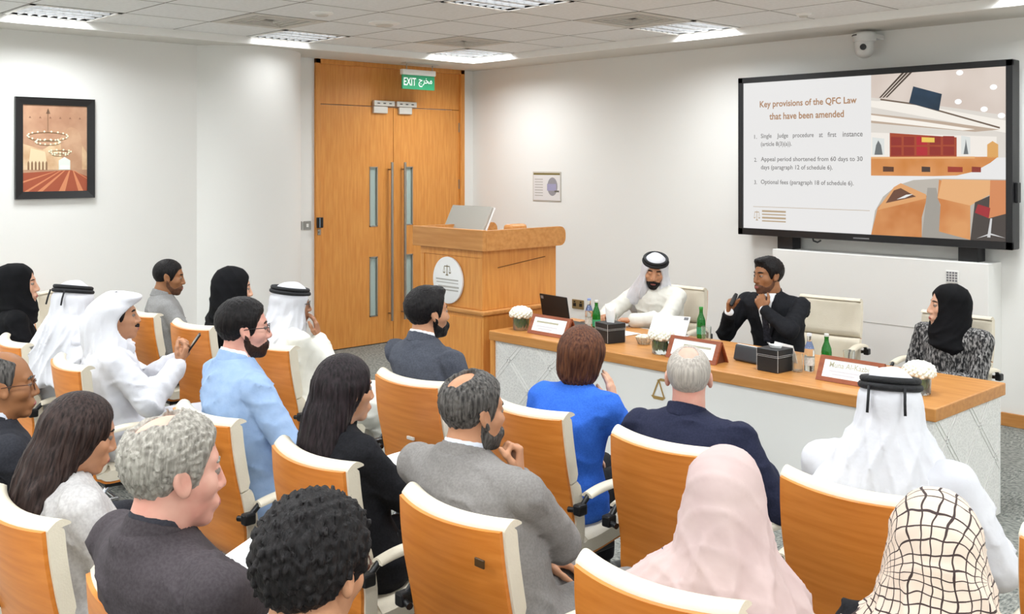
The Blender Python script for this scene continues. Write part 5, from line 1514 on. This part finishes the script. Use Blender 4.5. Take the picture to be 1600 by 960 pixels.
    if hair is not None:
        ext = -.5 if hair.startswith('long') else -.15
        hp('hair', hair_fn(hair, seed), (-.15, -.2, ext), (.15, .13, .17), .0052 if not hair.startswith('long') else .0062, hairm)
    if scarf is not None:
        nm = 'headcloth' if scarf.startswith('ghutra') else 'headscarf'
        fn = {'ghutra': lambda: ghutra_fn(seed), 'ghutra_peak': lambda: ghutra_fn(seed, True), 'ghutra_wide': lambda: ghutra_fn(seed, False, 1.15), 'hijab': lambda: hijab_fn(seed), 'hijab_bulky': lambda: hijab_fn(seed, False, True), 'hijab_long': lambda: hijab_fn(seed, True)}[scarf]()
        # the cloth hangs straight down, so only the head's yaw turns its lower part
        def drape(P):
            Pl = P.astype(F32)
            return fn(Pl)
        hp(nm, drape, (-.30, -.30, -.62 if scarf.endswith('long') else -.46), (.30, .2, .16), .0072, scarfm or GH)
    if agal:
        for k, (zz, rr) in enumerate(((.074, 1.0), (.094, .94))):
            m = MB(); m.tube([(.088 * rr * math.cos(t), -.014 + .108 * rr * math.sin(t), zz - .10 * (.108 * math.sin(t))) for t in [q * math.pi / 16 for q in range(32)]], .0115, 8, closed=True)
            o = m.build('head_cord', mat('agal_black', '#17171a', .7, bump=.3, bscale=90), root, smooth=True); o.matrix_local = M
        if tails:
            for xx in (-.055, .05):
                m = MB(); m.tube([(xx, -.118, .085), (xx * 1.02, -.133, .04), (xx * 1.05, -.140, .005)], .0045, 6)
                o = m.build('cord_tail', mat('agal_black', '#17171a'), root, smooth=True); o.matrix_local = M
    hm = hairm or H_BLACK
    bm = beardm or hm
    if brow:
        def bf(P):
            Q = P.copy(); Q[:, 0] = np.abs(Q[:, 0]); Q2 = Q.copy(); Q2[:, 2] += .10 * np.abs(Q[:, 0] - .03)
            return np.maximum(hl(P) - .0028, ell(Q2, (.032, .085, .0315), (.021, .04, .0055 if not fem else .004)))
        hp('eyebrows', bf, (-.07, .03, .005), (.07, .12, .055), .0034, bm if not fem else H_BLACK)
    if beard is not None:
        th = {'full': .0055, 'stubble': .0012, 'short': .0024}[beard]
        def bd_(P):
            zc = np.interp(P[:, 1], [-.02, .0, .02, .045, .07, .1], [-.002, -.014, -.050, -.066, -.056, -.0425])
            k = np.minimum(zc - P[:, 2], P[:, 1] + .012)
            k = np.minimum(k, P[:, 2] + .125) + .003 * wob(P, 240, seed)
            d = hl(P) - .0008 - th * np.clip(k / .012, 0, 1) - (.0008 * wob(P, 300, seed) if beard != 'stubble' else 0)
            d = smax(d, -k, .002)
            return smax(d, -ell(P, (0, .1, -.067), (.021, .04, .0068)), .003)
        hp('beard', bd_, (-.09, -.04, -.14), (.09, .13, .02), .0042, STUB.get(skin.name, bm) if beard == 'stubble' else bm)
    if stache:
        hp('moustache', lambda P: np.maximum(hl(P) - .0055, ell(P, (0, .1, -.052), (.031, .05, .0085))), (-.05, .05, -.075), (.05, .13, -.03), .0036, bm)
    hp('lips', lambda P: np.maximum(hl(P) - .0014, ell(P, (0, .1, -.0665), (.023, .04, .0085))), (-.04, .06, -.085), (.04, .13, -.045), .0034, lipmat(lips))
    for s in (-1, 1):
        m = MB(); m.sphere((s * .031, .073, .008), .0132, (1, 1, 1), 14, 10); o = m.build('eye', EYEW, root, smooth=True); o.matrix_local = M
        m = MB(); m.sphere((s * .031, .0795, .008), .0085, (1, .85, 1), 10, 8); i2 = m.build('iris', IRIS, o, smooth=True)
    if glasses is not None:
        g = MB()
        for s in (-1, 1):
            g.tube([(s * .032 + .024 * math.cos(t), .098 - .006 * abs(math.cos(t)), .006 + .019 * math.sin(t)) for t in [q * math.pi / 10 for q in range(20)]], .0016, 5, closed=True)
            g.tube([(s * .056, .092, .012), (s * .074, .07, .013), (s * .082, .02, .014), (s * .084, -.012, .012), (s * .083, -.03, -.01)], .0018, 5)
        g.tube([(-.009, .098, .011), (0, .101, .014), (.009, .098, .011)], .0016, 5)
        o = g.build('glasses', glasses, root, smooth=True); o.matrix_local = M
    return root, dict(hc=hc, R=R, wr=wr, el=el, hd=hd, neck=neck)

def seat(key):
    c = CH[key]; x, y = c.location.x, c.location.y; a = c.rotation_euler.z
    return (x - math.sin(a) * .30, y + math.cos(a) * .30)
def world_pt(root, p): return root.matrix_basis @ Vector(p)
# ---------------------------------------------------------------- the audience and the panel
C_ = cloth
H_BEARD = hairmat('#2a1c17', '#3d2b23', 'beard'); H_PALE = hairmat('#a19a92', '#beb6ac', 'pale')
GREYS = C_('mid_grey_suit', '#7f7b78', '#8b8784'); SLATE = C_('slate_suit', '#484b54', '#545761'); NAVY = C_('navy_suit', '#23263a', '#2a2d42'); BROWNB = C_('brown_black_suit', '#403a3d', '#4a4447')
LBLUE = C_('pale_blue_blazer', '#9ab4d9', '#a2bbde', .85, 30); PGREY = C_('pale_grey_jacket', '#b3afae', '#c3c0be', .9, 90, .5, 16); BLUE = C_('blue_knit', '#3366cc', '#3d72d8', .9, 160, .5, 16)
BLKTOP = C_('black_top', '#18181b', '#202024'); CHAR = C_('charcoal_suit', '#2a2b31', '#33343a'); BLKSUIT = C_('black_suit', '#1b1c20', '#222327'); NAVYD = C_('navy_dress', '#1f2a47', '#283453'); ASH = C_('ash_suit', '#8a8988', '#959493')
PINK = C_('pink_scarf', '#c9b1ae', '#d0bab6', .8, 8, .35, 12); SHIRTW = C_('white_shirt', '#eef0f3', '#f5f6f8', .7, 10, .03); SHIRTB = C_('pale_shirt', '#d5dbe8', '#dfe4ee', .7, 10, .03); SHIRTK = C_('charcoal_shirt', '#33333a', '#3b3b42', .8)
LTROU = C_('pale_blue_trousers', '#a3bddf', '#b5cbe8'); TIE = C_('dark_tie', '#26262c', '#3a3a42', .6, 60)
FR_DARK = mat('dark_glasses_frame', '#2a2422', .3); FR_BROWN = mat('brown_glasses_frame', '#5a3524', .3)
G1, G2, G3 = 'audience, front row', 'audience, second row', 'audience, third row'
# front row
person('man in black corded white headcloth and white robe, seen from behind, seated at right', seat('N'), 8, (-1.60, 3.25, 1.185), (14, -3, 0), 1.04, SK_TAN, WT, 'thobe', scarf='ghutra_wide', agal=True, tails=True, arms=('lap', 'rest'), build=1.12, sw=.185, seed=2.1, stache=True, group=G1)
person('grey-haired man in a navy jacket with crossed legs, seen from behind', seat('L'), 14, (-2.43, 3.26, 1.155), (20, 4, 0), 1.03, SK_PINK, NAVY, 'suit', NAVY, hair='cropped_thin', hairm=H_PALE, arms=('lap', 'rest'), build=1.08, sw=.18, knees=((-.12, .45, .545), (.10, .40, .70)), feet=[(-.12, .47, .085), (-.12, .66, .42)], seed=3.3, group=G1)
person('woman with a brown bob and bright blue sweater raising her right hand', seat('K'), 8, (-3.04, 3.31, 1.155), (14, 0, 6), 1.02, SK_LIGHT, BLUE, 'sweater', BLKTOP, hair='bob', hairm=H_BROWN, fem=True, build=1.1, sw=.155, collar=BLKTOP, arms=('lap', dict(rel='head', w=(.125, .06, -.205), D=(-.25, .05, 1), N=(-.9, -.2, 0), curl=.15, pole=(.6, -.1, -.9))), watch=1, seed=4.2, group=G1)
person('man with dark hair and trimmed beard in a slate jacket near the lectern', seat('I'), 2, (-4.0, 3.22, 1.245), (-12, 3, 0), 1.05, SK_TAN, SLATE, 'suit', CHAR, hair='quiff', hairm=H_BLACK, beard='full', collar=SHIRTW, build=1.08, sw=.18, seed=5.6, group=G1)
person('man in white robe and black corded headcloth resting his face on his hand', seat('G'), -10, (-5.36, 3.27, 1.15), (-14, -2, 0), 1.04, SK_DARK, WT2, 'thobe', scarf='ghutra', agal=True, arms=('rest', dict(rel='head', w=(.09, .13, -.20), D=(-.25, -.05, 1), N=(-.5, -.8, 0), curl=.3, thumb=.1, pole=(.5, .1, -.8))), build=1.1, sw=.175, glasses=FR_DARK, seed=6.4, group=G1)
person('woman wrapped in a black headscarf and robe in front of the round column', seat('E'), -6, (-6.08, 3.27, 1.18), (-14, -4, 0), 1.14, SK_LIGHT, BK, 'abaya', scarf='hijab', scarfm=BK, fem=True, seed=7.1, group=G1, brow=True)
person('man in an ash grey suit in profile by the left wall', seat('D'), -14, (-7.04, 3.28, 1.175), (-14, -6, 0), 1.04, SK_BROWN, ASH, 'suit', ASH, hair='cropped', hairm=H_BLACK, beard='stubble', arms=('lap', 'rest'), seed=8.8, group=G1)
# second row
person('woman under a long pale pink headscarf, seen from behind', seat('M'), 6, (-1.53, 2.21, 1.135), (16, 0, 0), 1.06, SK_LIGHT, NAVYD, 'abaya', scarf='hijab_long', scarfm=PINK, fem=True, build=.9, sw=.125, seed=1.9, group=G2)
person('balding man in a mid grey suit resting his chin on his fist', seat('J'), 4, (-2.52, 2.22, 1.18), (-14, -2, 0), 1.06, SK_TAN, GREYS, 'suit', GREYS, hair='balding', hairm=H_DARKGREY, beard='full', beardm=H_DARKGREY, collar=SHIRTB, build=1.18, sw=.195, arms=('lap', dict(rel='head', w=(.10, .10, -.205), D=(-.15, .1, 1), N=(-.4, -.9, 0), curl=1.15, thumb=.9, pole=(.7, .1, -.8))), seed=2.7, group=G2)
person('woman with long straight black hair and a black short-sleeved top', seat('H'), 0, (-3.21, 2.19, 1.15), (-10, -4, 0), 1.03, SK_TAN, BLKTOP, 'sweater', BLKTOP, hair='long', hairm=H_LONG, fem=True, short_sleeve=True, seed=3.9, arms=('lap', dict(w=(.06, .30, .80), D=(-.3, .9, .2), N=(0, .2, -1), curl=.4)), group=G2)
person('man with glasses and stubble in a pale blue blazer, in profile', seat('F'), -6, (-4.03, 2.22, 1.275), (-14, 0, 0), 1.06, SK_PINK, LBLUE, 'suit', LTROU, hair='short', hairm=H_BLACK, beard='short', beardm=H_BEARD, collar=SHIRTW, glasses=FR_DARK, arms=('rest', 'rest'), build=1.1, sw=.18, seed=4.6, group=G2)
c_root, c_info = person('man in white headcloth without cord and white robe holding a phone', seat('C'), -14, (-5.45, 2.25, 1.17), (-10, 4, 0), 1.04, SK_TAN, WT, 'thobe', scarf='ghutra_peak', stache=True, hair='short', hairm=H_BLACK, build=1.1, sw=.175, arms=(dict(w=(.02, .30, .93), D=(.3, .5, .7), N=(.3, -.8, .3), curl=.7, pole=(-.5, -.4, -.8)), dict(w=(.14, .28, .93), D=(-.2, .5, .8), N=(-.4, -.7, .2), curl=.6, pole=(.5, -.3, -.8))), seed=5.2, group=G2)
person('man in white robe and black corded headcloth turned away, beside the phone holder', seat('B'), 4, (-5.98, 2.22, 1.19), (18, -4, 0), 1.04, SK_TAN, WT, 'thobe', scarf='ghutra_wide', agal=True, tails=True, build=1.05, seed=6.9, group=G2)
person('woman in a black headscarf and black robe in profile at the left edge', seat('A'), -6, (-7.02, 2.25, 1.205), (-20, 2, 0), 1.12, SK_LIGHT, BK, 'abaya', scarf='hijab_bulky', scarfm=BK, fem=True, seed=7.7, build=1.1, group=G2)
person('woman in a beige headscarf with dark checked lines at the lower right', seat('O'), 8, (-.98, 2.2, 1.155), (14, 0, 0), 1.05, SK_LIGHT, BLKTOP, 'abaya', scarf='hijab_long', scarfm=checked(), fem=True, seed=8.3, group=G2)
# third row
person('grey-haired man in a brown-black jacket with charcoal collar', seat('P'), 2, (-2.35, 1.11, 1.25), (-10, -4, 0), 1.14, SK_PINK, BROWNB, 'suit', BLKTOP, hair='thinning', hairm=H_GREY, collar=SHIRTK, build=1.18, sw=.195, arms=('lap', dict(w=(-.04, .27, .83), D=(-.2, .9, .3), N=(-.5, 0, .8), curl=.6)), seed=1.3, group=G3)
person('woman with long loose dark hair in a pale grey jacket', seat('Q'), -4, (-3.36, 1.27, 1.12), (-8, -14, 0), 1.04, SK_TAN, PGREY, 'sweater', BLKTOP, hair='long_loose', hairm=H_LOOSE, fem=True, build=1.08, sw=.16, seed=2.4, group=G3)
person('balding man with brown glasses and a dark suit at the left edge', seat('R'), -4, (-4.05, 1.25, 1.17), (-12, 0, 0), 1.05, SK_BROWN, CHAR, 'suit', CHAR, hair='receding', hairm=H_DARKGREY, collar=SHIRTB, glasses=FR_BROWN, build=1.1, sw=.18, arms=('lap', dict(rel='head', w=(.10, .28, -.26), D=(-.2, .5, .8), N=(-.6, -.6, 0), curl=.9)), seed=3.5, group=G3)
person('man with curly black hair and glasses at the bottom edge', seat('S'), 6, (-1.72, 1.10, 1.20), (12, -8, 0), 1.08, SK_TAN, SLATE, 'suit', CHAR, hair='curly', hairm=H_BLACK, glasses=FR_BROWN, collar=SHIRTW, seed=4.4, group=G3)
# the panel behind the desk
GP = 'panel behind the desk'
person('bearded man in white robe and corded headcloth looking down at the desk', (-5.10, 6.50), 180, (-5.12, 6.42, 1.14), (36, -14, -6), 1.08, SK_TAN, WT2, 'thobe', scarf='ghutra', agal=True, beard='full', hair=None, hairm=H_BLACK, lid=-.004, arms=(dict(w=(-.06, .45, .80), D=(.7, .5, 0), N=(0, 0, -1), curl=.6, pole=(-.8, -.2, -.5)), dict(w=(.20, .47, .80), D=(-.3, .9, .1), N=(-.4, 0, -1), curl=.6, pole=(.8, -.2, -.5))), build=1.1, sw=.18, seed=5.5, group=GP)
p2_root, p2_info = person('man in a black suit and dark tie speaking with a hand on his chin', (-4.08, 6.58), 184, (-4.12, 6.47, 1.175), (-24, 0, 3), 1.08, SK_BROWN, BLKSUIT, 'suit', BLKSUIT, hair='quiff', hairm=H_BLACK, beard='stubble', collar=SHIRTW, shirt=SHIRTW, tie=TIE, cuff=SHIRTW, arms=(dict(rel='head', w=(-.05, .14, -.225), D=(.45, .0, .9), N=(.3, -.8, .1), curl=.9, thumb=.0, pole=(-.8, .3, -.5)), dict(rel='head', w=(.20, .20, -.26), D=(-.1, .15, 1), N=(-.8, -.2, .1), curl=1.0, thumb=.7, pole=(.4, .1, -.8))), watch=0, build=1.12, sw=.185, seed=6.6, group=GP)
person('woman in a black headscarf and tweed jacket turned towards the speaker', (-2.88, 6.62), 172, (-2.86, 6.60, 1.07), (-44, 2, 0), 1.16, SK_LIGHT, tweed(), 'sweater', BLKTOP, scarf='hijab', scarfm=BK, fem=True, build=1.15, sw=.175, arms=('lap', 'lap'), seed=7.3, lips='#a85a50', group=GP)
# ---- things in hands
ph = thing('smartphone', 'black smartphone held by the man in the uncorded headcloth', 'phone', (0, 0, 0))
wpt = world_pt(c_root, Vector(c_info['wr'][0] * .5 + c_info['wr'][1] * .5) + Vector((.0, .075, .085)))
ph.location = wpt; ph.rotation_euler = (math.radians(-35), 0, math.radians(-25))
MB().box(-.037, .037, -.004, .004, -.075, .075, .003, 2).build('casing', BLACK, ph); MB().box(-.034, .034, -.0052, -.004, -.07, .07).build('screen', mat('phone_screen', '#2b3038', .1), ph)
mic = thing('remote_control', 'small black remote held up by the man in the black suit', 'remote', (0, 0, 0))
w2 = p2_info['wr'][1]; mic.location = world_pt(p2_root, Vector(w2) + Vector((-.05, .02, .10))); mic.rotation_euler = (math.radians(20), math.radians(35), math.radians(120))
MB().tube([(0, 0, -.05), (0, 0, -.03), (0, 0, .03), (0, 0, .05)], [.013, .016, .016, .012], 12).build('body', BLACK, mic, auto=50)
MB().lathe([(.006, 0), (.006, .003)], 12, M=Matrix.Translation((.0, -.016, .01)) @ Matrix.Rotation(math.pi / 2, 4, 'X')).build('button', mat('button_grey', '#6d6d70', .4), mic)
def held_sheet(label, loc, rot, w, l):
    t = thing('paper_sheet', label, 'paper', loc); t.rotation_euler = [math.radians(a) for a in rot]
    fn = lambda u, v, o: Vector((-w + 2 * w * u, -l + 2 * l * v, .05 * math.sin(u * 2.2) * v - .03 * v * v + o))
    b = MB(); b.grid(lambda u, v: fn(u, v, .001), 12, 12, thick=lambda u, v: fn(u, v, -.001)); b.build('sheet', PAPER, t, auto=40)
held_sheet('white paper sheet held by the grey-haired man in the brown-black jacket', (-2.60, 1.44, .90), (20, -14, 10), .115, .15)
held_sheet('white paper sheet on the lap of the long-haired woman in black', (-3.15, 2.43, .85), (10, 6, 0), .10, .13)
